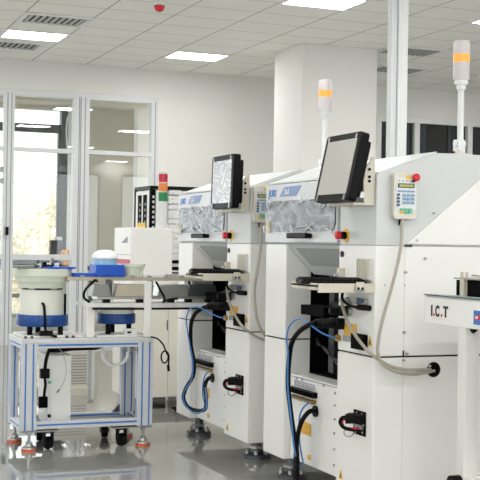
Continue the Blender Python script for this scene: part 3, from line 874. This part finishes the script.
# ------------------------------------------------------------------ aluminium cart with the feeders
CU, CV, CR = 1.415, 7.10, 0.0
CWd, CDp = .845, .44
t = cart = thing('workbench_cart', 'aluminium profile cart with blue slot covers under the bowl feeders', 'cart', (CU, CV, 0), CR)
PW, PD = .098, .05
def striped_post(x0, x1, y0, y1, z0, z1, stripes, side):
    b = MB().box(x0, x1, y0, y1, z0, z1, 'alu')
    for f_ in stripes:
        xx = x0 + (x1 - x0) * f_
        b.box(xx - .0055, xx + .0055, y0 - .0012, y0 + .004, z0 + .002, z1 - .002, 'stripe_blue')
        b.box(xx - .0055, xx + .0055, y1 - .004, y1 + .0012, z0 + .002, z1 - .002, 'stripe_blue')
    for f_ in side:
        yy = y0 + (y1 - y0) * f_
        b.box(x0 - .0012, x0 + .004, yy - .0055, yy + .0055, z0 + .002, z1 - .002, 'stripe_blue')
        b.box(x1 - .004, x1 + .0012, yy - .0055, yy + .0055, z0 + .002, z1 - .002, 'stripe_blue')
    return b.build('frame_post', t, bevel=.002)
striped_post(0, PW, 0, PD, .128, .665, (.27, .75), (.5,))
striped_post(CWd - PW, CWd, 0, PD, .128, .665, (.27, .75), (.5,))
striped_post(0, PD, CDp - PW, CDp, .128, .665, (.5,), (.27, .75))
striped_post(CWd - PW, CWd, CDp - PD, CDp, .128, .665, (.27, .75), (.5,))
def rail(x0, x1, y0, y1, z0, z1, axis):
    b = MB().box(x0, x1, y0, y1, z0, z1, 'alu')
    zc = (z0 + z1) / 2 + .004
    if axis == 'x':
        b.box(x0 + .004, x1 - .004, y0 - .0012, y0 + .004, zc - .006, zc + .006, 'stripe_blue'); b.box(x0 + .004, x1 - .004, y1 - .004, y1 + .0012, zc - .006, zc + .006, 'stripe_blue')
    else:
        b.box(x0 - .0012, x0 + .004, y0 + .004, y1 - .004, zc - .006, zc + .006, 'stripe_blue'); b.box(x1 - .004, x1 + .0012, y0 + .004, y1 - .004, zc - .006, zc + .006, 'stripe_blue')
    return b.build('frame_rail', t, bevel=.002)
rail(PW, CWd - PW, 0, PD, .635, .665, 'x'); rail(PW, CWd - PW, 0, PD, .135, .178, 'x')
rail(PD, CWd - PW, CDp - PD, CDp, .635, .665, 'x'); rail(PD, CWd - PW, CDp - PD, CDp, .128, .168, 'x')
rail(0, PD, PD, CDp - PW, .635, .665, 'y'); rail(0, PD, PD, CDp - PW, .128, .168, 'y')
rail(CWd - PD, CWd, PD, CDp - PD, .635, .665, 'y'); rail(CWd - PD, CWd, PD, CDp - PD, .128, .168, 'y')
MB().box(0, CWd, 0, CDp, .665, .695, 'alu').build('table_top', t, bevel=.004)
MB().box(.06, CWd - .06, .055, CDp - .055, .132, .142, 'brushed_grey').build('bottom_shelf', t)
for (x0, x1) in ((.0, .24), (CWd - .27, CWd)):
    for (y0, y1) in ((-.004, .07), (CDp - .07, CDp)): MB().box(x0, x1, y0, y1, .118, .127, 'brushed_grey').build('caster_plate', t)
for (x, y) in ((.06, .035), (CWd - .05, .035), (.04, CDp - .05), (CWd - .06, CDp - .05)):
    b = MB().lathe([(.046, 0), (.046, .016)], (x, y, 0), 'rubber_orange', 24)
    b.lathe([(.046, .016), (.043, .026), (.026, .031), (.022, .048), (.013, .052)], (x, y, 0), 'steel', 24)
    b.lathe([(.017, .046), (.017, .058)], (x, y, 0), 'steel', 6, smooth=False)
    b.cyl((x, y, .055), (x, y, .119), .0095, 'steel', 12); b.lathe([(.016, .100), (.016, .118)], (x, y, 0), 'steel', 6, smooth=False)
    b.build('levelling_foot', t)
for (x, y, a) in ((.185, .06, .3), (CWd - .19, .05, .3), (.20, CDp - .07, -.2), (CWd - .21, CDp - .06, -.2)):
    M = Matrix.Translation((x, y, 0)) @ Matrix.Rotation(a, 4, 'Z')
    b = MB()
    b.box(-.035, .035, -.028, .028, .106, .118, 'black_plastic', M)
    b.box(-.031, -.026, -.02, .02, .035, .11, 'black_plastic', M); b.box(.026, .031, -.02, .02, .035, .11, 'black_plastic', M)
    co_ = b.build('caster', t, bevel=.003)
    b = MB().lathe([(.028, -.023), (.038, -.019), (.041, 0), (.038, .019), (.028, .023)], (0, 0, .041), 'black_rubber', 24, 'x')
    b.v = [tuple(M @ Vector(p)) for p in b.v]
    b.build('caster_wheel', co_)
for (x, y) in ((.058, .012), ):
    b = MB().box(x - .01, x + .01, .07, .10, .19, .215, 'steel'); b.cyl((x - .02, .085, .2), (x + .02, .085, .2), .016, 'dark_metal', 10)
    b.build('corner_bracket', t)
b = MB().prism([(CWd - .16, .168), (CWd - .11, .168), (CWd - .11, .22)], 'y', CDp - .06, CDp - .04, 'dark_metal'); b.build('corner_bracket', t)
b = MB().cyl((CWd - .09, .10, .2), (CWd - .05, .10, .2), .02, 'dark_metal', 12); b.box(CWd - .10, CWd - .055, .055, .11, .18, .188, 'steel'); b.build('corner_bracket', t)

def cl(x, y, z):
    """cart-local to world"""
    c_, s_ = math.cos(CR), math.sin(CR)
    return (CU + x * c_ - y * s_, CV + x * s_ + y * c_, z)

# electrical box on the cart's bottom shelf
t = thing('control_cabinet', 'white electrical box standing inside the aluminium cart', 'electrical box', cl(.245, .20, .143), CR)
MB().box(-.06, .092, -.10, .17, 0, .440, 'panel_box').build('box_body', t, bevel=.005)
MB().box(-.032, .090, -.104, -.099, .004, .436, 'panel_box').build('box_door', t, bevel=.002)
MB().cyl((-.047, -.101, .06), (-.047, -.112, .06), .011, 'black_plastic', 14).build('box_knob', t)
MB().box(-.058, -.036, -.101, -.099, .26, .28, 'key_green').build('indicator', t)
b = MB()
for z in (.05, .21, .33): b.cyl((.082, -.104, z), (.082, -.107, z), .004, 'steel', 8)
b.build('box_screw', t)
# grey mesh panel further in
t = thing('perforated_panel', 'low grey pedestal seen behind the electrical box of the cart', 'panel', (2.35, 9.65, 0), 0)
b = MB().box(-.16, .13, -.02, .02, .06, .38, 'far_wall_paint')
for i in range(11): b.box(-.155, .125, -.023, -.019, .09 + i * .024, .099 + i * .024, 'mullion_line')
b.build('louvre_sheet', t)
b = MB().box(-.16, .13, -.06, .06, 0, .06, 'far_wall_paint'); b.build('panel_base', t)
t = thing('power_adapter', 'black power adapter hanging behind the front post of the cart', 'power adapter', cl(.165, .09, 0), CR)
MB().box(-.03, .028, -.02, .025, .44, .50, 'black_plastic').build('adapter_body', t, bevel=.004)
MB().tube([(0, 0, .50), (.01, 0, .57), (.04, .01, .645), (.06, .02, .664)], .011, 'black_rubber').build('adapter_cable', t)
MB().tube([(0, 0, .44), (.005, .0, .40), (.0, .0, .36), (-.005, .005, .29), (-.02, .02, .27)], .009, 'black_rubber').build('adapter_cable', t)
MB().box(-.035, .02, -.01, .02, .255, .325, 'black_matt').build('inline_plug', t, bevel=.004)
t = thing('cable_bundle', 'thick black cable slung under the cart top', 'cable', cl(.28, .09, 0), CR)
MB().tube([(-.09, .03, .612), (-.03, .0, .613), (.05, 0, .622), (.13, 0, .624), (.20, .0, .624), (.25, .02, .634)], .014, 'black_rubber').build('cable_sheath', t)
t = thing('coiled_tube', 'loop of white tubing hanging from the cart top rail', 'tubing', cl(.60, .07, 0), CR)
b = MB()
for k in range(3):
    pts = []
    for i in range(15):
        a = math.radians(160 + i * 15.0)
        pts.append((.01 + k * .008 + .082 * math.cos(a), .01 * k, .585 + .072 * math.sin(a)))
    b.tube(pts, .0085, 'tube_white', sub=3)
b.tube([(-.067, 0, .61), (-.06, 0, .65), (-.04, 0, .664)], .009, 'tube_white'); b.tube([(.088, 0, .55), (.10, .0, .60), (.10, 0, .664)], .008, 'tube_white')
b.build('tube_coil', t)
b = MB()
for k in range(4): b.cyl((.07 + .014 * k, .01, .66), (.10 + .016 * k, .0, .57 + .012 * k), .007, 'label_grey', 8)
b.build('tube_fitting', t)
t = thing('thin_wire', 'thin pale wire drooping in front of the white electrical box', 'wire', cl(.21, -.0, 0), CR)
MB().tube([(.0, .055, .664), (.05, .02, .60), (.075, .02, .50), (.06, .02, .42), (.035, .03, .375)], .002, 'cable_grey', n=6).build('wire_strand', t)
MB().cyl((.035, .03, .375), (.02, .03, .355), .005, 'dark_metal', 8).build('wire_plug', t)

# bowl feeder, the big one
TT = .696
def feeder_base(t, r, z0, zr0, zr1, cut=True):
    b = MB().lathe([(r, zr0), (r + .004, zr0 + .006), (r + .004, zr1 - .006), (r, zr1)], (0, 0, 0), 'feeder_blue', 56)
    bo = b.build('blue_base', t)
    a0 = -math.pi / 2 - .12
    M = Matrix.Rotation(a0 + PI / 2, 4, 'Z')
    MB().box(-.035, .035, -r - .007, -r + .01, (zr0 + zr1) / 2 - .018, (zr0 + zr1) / 2 + .02, 'feeder_blue', M).build('cover_plate', bo)
    for k in range(3):
        a = -math.pi / 2 + (-.85, .85, PI)[k]
        x, y = (r - .03) * math.cos(a), (r - .03) * math.sin(a)
        MB().cyl((x, y, z0), (x, y, zr0 + .004), .017, 'black_rubber', 14).build('rubber_foot', t)
fx, fy = .168, .2
t = thing('bowl_feeder', 'large cream bowl feeder with wide blue base on the cart corner', 'bowl feeder', cl(fx, fy, 0), CR)
b = MB().box(-.15, .225, -.16, .2, TT, TT + .014, 'machine_side_white'); b.build('mounting_plate', t, bevel=.003)
for x in (-.14, -.10, .12, .16): MB().cyl((x, -.175, TT + .006), (x, -.165, TT + .006), .010, 'dark_metal', 10).build('plate_bolt', t)
MB().box(-.05, .03, -.175, -.14, TT + .014, TT + .045, 'black_plastic').build('cable_clamp', t)
feeder_base(t, .159, TT + .014, TT + .068, TT + .140)
MB().lathe([(.144, TT + .14), (.144, TT + .293), (.140, TT + .297)], (0, 0, 0), 'feeder_cream', 56).build('drive_drum', t)
MB().lathe([(.128, TT + .297), (.128, TT + .311)], (0, 0, 0), 'black_matt', 40).build('drive_gap', t)
b = MB()
for a in range(6): b.box(-.02, .02, -.141, -.11, TT + .296, TT + .309, 'steel', Matrix.Rotation(a * PI / 3 + .3, 4, 'Z'))
b.build('spring_clamp', t)
bw = MB().lathe([(.148, TT + .308), (.153, TT + .344), (.168, TT + .346), (.172, TT + .381), (.186, TT + .383), (.19, TT + .43), (.184, TT + .43), (.17, TT + .40), (.10, TT + .39), (.0, TT + .385)], (-.005, 0, 0), 'bowl_cream', 56)
bw.build('bowl', t)
MB().box(.118, .132, -.085, -.06, TT + .13, TT + .27, 'black_matt').build('drum_strap', t)
MB().tube([(-.035, -.142, TT + .215), (-.025, -.155, TT + .20), (-.02, -.165, TT + .12), (-.015, -.17, TT + .05), (.02, -.172, TT + .02), (.055, -.178, TT + .008)], .0085, 'black_rubber').build('drive_cable', t)
# black tooling lying on the big bowl
t = thing('tool_plate', 'thin black plate with small clamps lying on the rim of the large feeder bowl', 'tool', cl(fx - .11, fy - .1, TT + .431), CR)
MB().box(-.08, .17, -.05, .08, 0, .006, 'window_dark').build('plate', t, bevel=.002)
b = MB().box(.055, .075, .0, .02, .006, .03, 'steel'); b.cyl((.10, .02, .006), (.10, .02, .04), .014, 'black_matt', 12); b.box(.08, .15, -.01, .03, .006, .022, 'black_plastic'); b.cyl((.03, .0, .014), (.13, .02, .02), .008, 'dark_metal', 10)
b.build('clamp', t)
t = thing('blue_tray', 'ragged blue plastic tray on the bowl edge of the large feeder', 'tray', cl(fx + .06, fy - .10, TT + .4305), CR)
rnd = random.Random(4)
out = []
for i in range(26):
    a = 2 * PI * i / 26
    out.append((.02 + .115 * math.cos(a) * (1 + rnd.uniform(-.12, .08)), .05 * math.sin(a) * (1 + rnd.uniform(-.2, .25))))
b = MB().prism(out, 'z', .0, .012, 'bin_blue')
for x in (-.06, -.03, .0): b.prism([(x - .014, -.065), (x + .014, -.065), (x + .01, -.03), (x - .01, -.03)], 'z', -.004, .010, 'bin_blue')
b.build('tray_sheet', t, bevel=.002)
b = MB().box(-.05, .03, .05, .09, .0, .035, 'label_white'); b.cyl((-.02, .07, .035), (.0, .07, .035), .03, 'dark_metal', 12); b.build('tray_block', t, bevel=.004)

# second, smaller feeder under the white stand
t = thing('bowl_feeder', 'small bowl feeder with blue base under the white stand', 'bowl feeder', cl(.648, .19, 0), CR)
b = MB().box(-.165, .18, -.15, .15, TT, TT + .012, 'machine_side_white')
b.build('mounting_plate', t, bevel=.003)
feeder_base(t, .122, TT + .012, TT + .078, TT + .142)
MB().lathe([(.112, TT + .142), (.118, TT + .16), (.118, TT + .18)], (0, 0, 0), 'feeder_cream', 48).build('drive_drum', t)
b = MB().box(.02, .10, -.145, -.11, TT + .0125, TT + .05, 'label_white'); b.box(.035, .06, -.148, -.144, TT + .022, TT + .034, 'black_plastic'); b.build('driver_box', t)
# white stand over it, reaching into the machine
t = thing('feeder_stand', 'white steel stand carrying the feeding rail above the small bowl feeder', 'stand', (1.80, 7.10, 0))
for x in (.03, .395): 
    b = MB().box(x, x + .048, -.003 if x > .1 else .03, .08 if x < .1 else .018, TT, .884 if x < .1 else 1.05, 'machine_white'); b.build('stand_post', t, bevel=.004)
MB().box(.02, .90, .02, .09, .884, .914, 'machine_white').build('stand_beam', t, bevel=.004)
MB().box(.02, .74, .09, .30, .890, .912, 'machine_side_white').build('stand_shelf', t)
MB().tube([(.06, .015, .878), (.3, .012, .876), (.6, .012, .876), (.88, .015, .878)], .007, 'black_rubber').build('edge_cable', t)
# rail with vibrators
t = thing('feeding_rail', 'beige linear feeding rail running from the bowls into the second machine', 'feeding rail', (1.70, 7.12, 0))
b = MB().box(.0, 1.0, .0, .145, 1.055, 1.078, 'rail_beige')
for i in range(9): b.box(.08 + i * .11, .105 + i * .11, -.008, .012, 1.078, 1.088, ('steel', 'rail_beige')[i % 2])
b.box(.50, 1.0, .02, .05, 1.078, 1.095, 'label_white'); b.box(.64, .73, .0, .04, 1.095, 1.1, 'label_white')
b.build('rail_plate', t, bevel=.002)
for (x0, x1, m_) in ((.165, .27, 'brushed_grey'), (.315, .52, 'rail_beige'), (.60, .79, 'steel'), (.80, .99, 'dark_metal')):
    b = MB().prism([(x0 - .008, .955), (x1 + .01, .955), (x1 - .006, 1.030), (x0 + .006, 1.030)], 'y', .0, .12, m_)
    b.cyl((x1 - .02, -.002, .965), (x1 - .02, .001, .965), .006, 'steel', 8)
    b.build('vibrator_block', t, bevel=.003)
b = MB().box(.19, .60, -.01, .14, .938, .954, 'steel'); b.box(.61, 1.0, -.01, .14, .938, .954, 'steel'); b.build('base_plate', t)
for x in (.23, .45, .66, .78, .92): MB().box(x, x + .045, .0, .03, .9145, .938, 'black_rubber').build('rubber_block', t)
for x in (.275, .545, .805): MB().box(x, x + .02, .03, .10, .954, 1.055, 'dark_metal').build('leaf_spring', t)
b = MB().tube([(.20, .05, 1.05), (.17, -.01, 1.055), (.11, -.02, 1.0), (.10, -.02, .95), (.14, -.01, .92)], .008, 'black_rubber'); 
b.tube([(.575, -.005, 1.05), (.60, -.015, 1.0), (.63, -.015, .95), (.625, -.01, .915)], .007, 'black_rubber'); b.tube([(.62, -.01, .918), (.66, -.015, .935), (.72, -.015, .94)], .007, 'black_rubber')
b.build('drive_cable', t)
MB().box(.24, .275, -.012, .0, 1.035, 1.062, 'dark_metal').build('sensor', t)

# blue bin, plate, wrapped parts and cream bowl on the rail
t = thing('blue_plate', 'flat blue plastic chute plate left of the blue bin on the rail', 'plate', (1.83, 7.18, 1.079))
MB().rounded(0, 0, .085, .06, .04, 0, .022, 'bin_blue', 'z').build('chute_sheet', t, bevel=.003)
t = thing('blue_bin', 'deep blue bin holding wrapped white material on the feeding rail', 'bin', (1.972, 7.20, 1.079))
b = MB(); 
b.box(-.092, .092, -.09, .09, 0, .008, 'bin_blue')
for q in ((-.092, .092, -.09, -.083), (-.092, .092, .083, .09), (-.092, -.085, -.083, .083), (.085, .092, -.083, .083)): b.box(*q, .008, .076, 'bin_blue')
b.build('bin_shell', t, bevel=.004)
t = thing('wrapped_bundle', 'white domed wrapped bundle with pale blue band standing in the blue bin', 'bundle', (1.958, 7.20, 1.0885))
MB().lathe([(.076, 0), (.078, .08), (.078, .100)], (0, 0, 0), 'wrap_blue', 40).build('blue_band', t)
dm = MB(); n_ = 40; prof = [(.08, .100), (.085, .108), (.083, .125), (.066, .146), (.036, .158), (.0, .162)]
dm.lathe(prof, (0, 0, 0), 'wrap_white', 40); dm.build('white_wrap', t)
t = thing('cream_bowl', 'empty pale green plastic bowl beside the blue bin on the rail', 'bowl', (2.146, 7.20, 1.079))
b = MB().lathe([(.062, 0), (.070, .062), (.078, .064), (.078, .082), (.071, .082), (.06, .01), (0, .008)], (0, 0, 0), 'bowl_cream', 40); b.build('bowl_shell', t)
b = MB()
for a in (-1.9, -1.4, -.9): b.box(-.004, .004, -.077, -.06, .0, .066, 'bowl_cream', Matrix.Rotation(a + PI / 2, 4, 'Z'))
b.build('bowl_rib', t)
# looped cable on the cart's end
t = thing('hanging_cable', 'black cable looped with its plug beside the cart end', 'cable', (2.262, 7.02, 0))
b = MB().tube([(-.02, .09, .697), (.0, .0, .69), (.03, -.02, .655), (.05, -.02, .61), (.065, -.02, .575), (.05, -.02, .54), (.025, -.025, .548), (.018, -.025, .59), (.04, -.025, .615), (.065, -.025, .595), (.07, -.02, .55), (.066, -.02, .52)], .005, 'black_rubber')
b.build('cable_loop', t)
MB().cyl((.066, -.02, .525), (.07, -.02, .485), .009, 'black_rubber', 10).build('cable_plug', t)

# ------------------------------------------------------------------ loader cabinet behind the cart
t = thing('board_loader', 'white boxy loader cabinet behind the cart with the red, orange and green light tower', 'machine', (2.545, 8.6, 0))
MB().box(0, .335, 0, .48, .965, 1.415, 'machine_white').build('upper_housing', t, bevel=.006)
b = MB().box(0, .95, 0, .48, .10, .958, 'cabinet_beige'); b.box(.31, .314, -.001, .01, .11, .95, 'mullion_line'); b.box(.30, .306, -.006, .0, .62, .70, 'text_dark')
b.build('lower_cabinet', t, bevel=.006)
MB().box(.01, .325, .01, .47, .955, .968, 'mullion_line').build('body_seam', t)
for (x, y) in ((.08, .08), (.87, .08), (.08, .40), (.87, .40)):
    MB().cyl((x, y, 0), (x, y, .10), .03, 'dark_metal', 14).build('levelling_foot', t)
MB().prism([(.10, 1.295), (.27, 1.295), (.10, 1.345)], 'x', -.002, .001, 'label_grey').build('triangle_mark', t)
MB().box(-.002, .001, .02, .42, 1.128, 1.166, 'label_red').build('red_label', t)
MB().box(-.001, .001, .0, .48, 1.20, 1.204, 'mullion_line').build('panel_line', t)
tw = MB().lathe([(.05, 1.415), (.05, 1.44), (.036, 1.445), (.036, 1.625)], (.272, .07, 0), 'white_frame', 24)
to = tw.build('signal_tower', t)
MB().lathe([(.036, 1.627), (.036, 1.695)], (.272, .07, 0), 'lens_green', 24).build('green_lens', to)
MB().lathe([(.037, 1.695), (.037, 1.703)], (.272, .07, 0), 'lens_clear', 24).build('lens_ring', to)
MB().lathe([(.036, 1.703), (.036, 1.766)], (.272, .07, 0), 'lens_amber', 24).build('amber_lens', to)
MB().lathe([(.037, 1.766), (.037, 1.774)], (.272, .07, 0), 'lens_clear', 24).build('lens_ring', to)
MB().lathe([(.036, 1.774), (.036, 1.834), (.03, 1.838)], (.272, .07, 0), 'lens_red', 24).build('red_lens', to)
MB().lathe([(.036, 1.838), (.034, 1.85), (0, 1.853)], (.272, .07, 0), 'lens_clear', 24).build('tower_cap', to)
# tall rack behind it
t = thing('magazine_rack', 'tall black framed rack with slotted white uprights behind the loader cabinet', 'rack', (2.877, 9.2, 0))
for (x, y) in ((0, 0), (0, .43), (.44, 0), (.44, .43)): MB().box(x, x + .022, y, y + .022, 0, 1.745, 'black_plastic').build('rack_post', t)
MB().box(0, .462, 0, .452, 1.745, 1.772, 'black_plastic').build('rack_top', t)
MB().box(0, .462, 0, .452, .05, .08, 'black_plastic').build('rack_shelf', t)
MB().box(.006, .02, .03, .42, .08, 1.735, 'panel_box').build('rack_side', t)
for y in (.10, .25):
    b = MB().box(-.002, .006, y, y + .085, .12, 1.70, 'black_matt')
    for i in range(31): b.box(-.005, .0, y + .004, y + .03, .14 + i * .049, .162 + i * .049, 'label_grey')
    b.build('slotted_guide', t)
MB().box(-.006, -.001, .10, .34, 1.415, 1.465, 'yellow').build('yellow_label', t)
b = MB().box(.03, .055, .03, .05, .08, 1.74, 'black_matt')
for i in range(36): b.box(.031, .048, .024, .032, .2 + i * .042, .222 + i * .042, 'label_white')
b.build('slotted_guide', t)
MB().box(.058, .10, .012, .05, .08, 1.735, 'label_white').build('white_upright', t)
MB().box(.125, .43, .2, .24, .08, 1.735, 'panel_box').build('rack_back', t)
t = thing('tape_reel_stack', 'tall stack of white shelled trays beside the light tower, behind the loader', 'tray stack', (3.08, 9.105, 0))
b = MB()
b.box(-.05, .13, .0, .07, 0, 1.06, 'panel_box')
for i in range(17):
    z = 1.06 + i * .04
    for (x0, x1) in ((-.05, .036), (.042, .135)):
        dz = .006 * math.sin(i * 2.1 + x0 * 40)
        b.box(x0, x1, -.012 + .01 * (i % 2), .07, z + dz, z + .033 + dz, 'label_white')
        b.box(x0 + .01, x0 + .018, -.014 + .01 * (i % 2), 0, z + .004 + dz, z + .012 + dz, 'label_grey')
b.build('tray_column', t, bevel=.004)
for z in (1.03, 1.075, 1.13): MB().box(-.052, .13, -.018, .0, z, z + .028, 'black_matt').build('tray_slot', t)

# ------------------------------------------------------------------ things on the bench in the far room
t = thing('bench', 'dark bench along the far room window', 'bench', (3.1, 16.0, 0))
MB().box(-.9, 1.05, -.25, .35, .90, .95, 'window_dark').build('bench_top', t)
for (x, y) in ((-.85, -.2), (.98, -.2), (-.85, .3), (.98, .3)): MB().box(x, x + .05, y, y + .05, 0, .90, 'window_dark').build('leg', t)
t = thing('black_device', 'upright black device with white cap on the far room bench', 'device', (3.62, 16.0, .95))
b = MB().box(-.06, .045, -.06, .06, 0, .36, 'black_plastic'); b.build('device_body', t, bevel=.01)
MB().box(.045, .11, -.02, .04, 0, .34, 'window_dark').build('device_column', t, bevel=.005)
MB().box(-.0, .10, -.05, .05, .361, .41, 'label_white').build('device_cap', t, bevel=.008)
t = thing('orange_tool', 'crumpled orange thing beside the black device on the far room bench', 'tool', (3.83, 15.95, .95))
b = MB(); rnd = random.Random(9)
for k in range(7): b.lathe([(.0, 0), (.05, .01), (.06, .05), (.045, .09), (0, .10)], (rnd.uniform(-.09, .07), rnd.uniform(-.03, .03), .03 + .02 * k), 'orange_tool', 12)
b.box(-.10, .08, -.05, .05, 0, .08, 'orange_tool')
b.build('tool_body', t)
t = thing('window_cord', 'thin white cord hanging in a curve at the far room window frame', 'cord', (4.10, 17.2, 0))
MB().tube([(.14, 0, 3.25), (.06, 0, 3.26), (-.02, 0, 3.2), (-.05, 0, 3.0), (-.03, 0, 2.7), (.03, 0, 2.55), (.06, 0, 2.53)], .012, 'tube_white').build('cord_line', t)
# loose cables on the floor
t = thing('floor_cables', 'tangle of black cables lying on the floor before the loader cabinet', 'cable', (2.98, 8.42, 0))
b = MB(); rnd = random.Random(2)
for k in range(6):
    pts = [(-.12 + .06 * i + rnd.uniform(-.02, .02), rnd.uniform(-.06, .06), .012 + .012 * k * (.4 + .6 * abs(math.sin(i + k)))) for i in range(7)]
    b.tube(pts, .009, 'black_rubber', n=6)
b.build('cable_tangle', t)

# ------------------------------------------------------------------ daylight and view
wd = bpy.data.worlds.new('world'); S.world = wd; wd.use_nodes = True
nt = wd.node_tree
bg = nt.nodes['Background']
tc = nt.nodes.new('ShaderNodeTexCoord'); nz = nt.nodes.new('ShaderNodeTexNoise'); nz.inputs['Scale'].default_value = 2.0
rp = nt.nodes.new('ShaderNodeValToRGB')
rp.color_ramp.elements[0].color = (.90, .93, .97, 1); rp.color_ramp.elements[1].color = (1, 1, 1, 1)
nt.links.new(tc.outputs['Generated'], nz.inputs['Vector']); nt.links.new(nz.outputs['Fac'], rp.inputs['Fac']); nt.links.new(rp.outputs['Color'], bg.inputs['Color'])
bg.inputs['Strength'].default_value = 1.5

S.view_settings.view_transform = 'Standard'
S.view_settings.look = 'None'
S.view_settings.gamma = 1.0
S.view_settings.use_curve_mapping = False
S.view_settings.exposure = 1.06
S.cycles.use_denoising = True
S.cycles.max_bounces = 10
S.cycles.diffuse_bounces = 5
S.cycles.transparent_max_bounces = 24
S.cycles.sample_clamp_indirect = 6.0
S.cycles.caustics_reflective = True
S.cycles.blur_glossy = 1.0
S.cycles.caustics_refractive = False
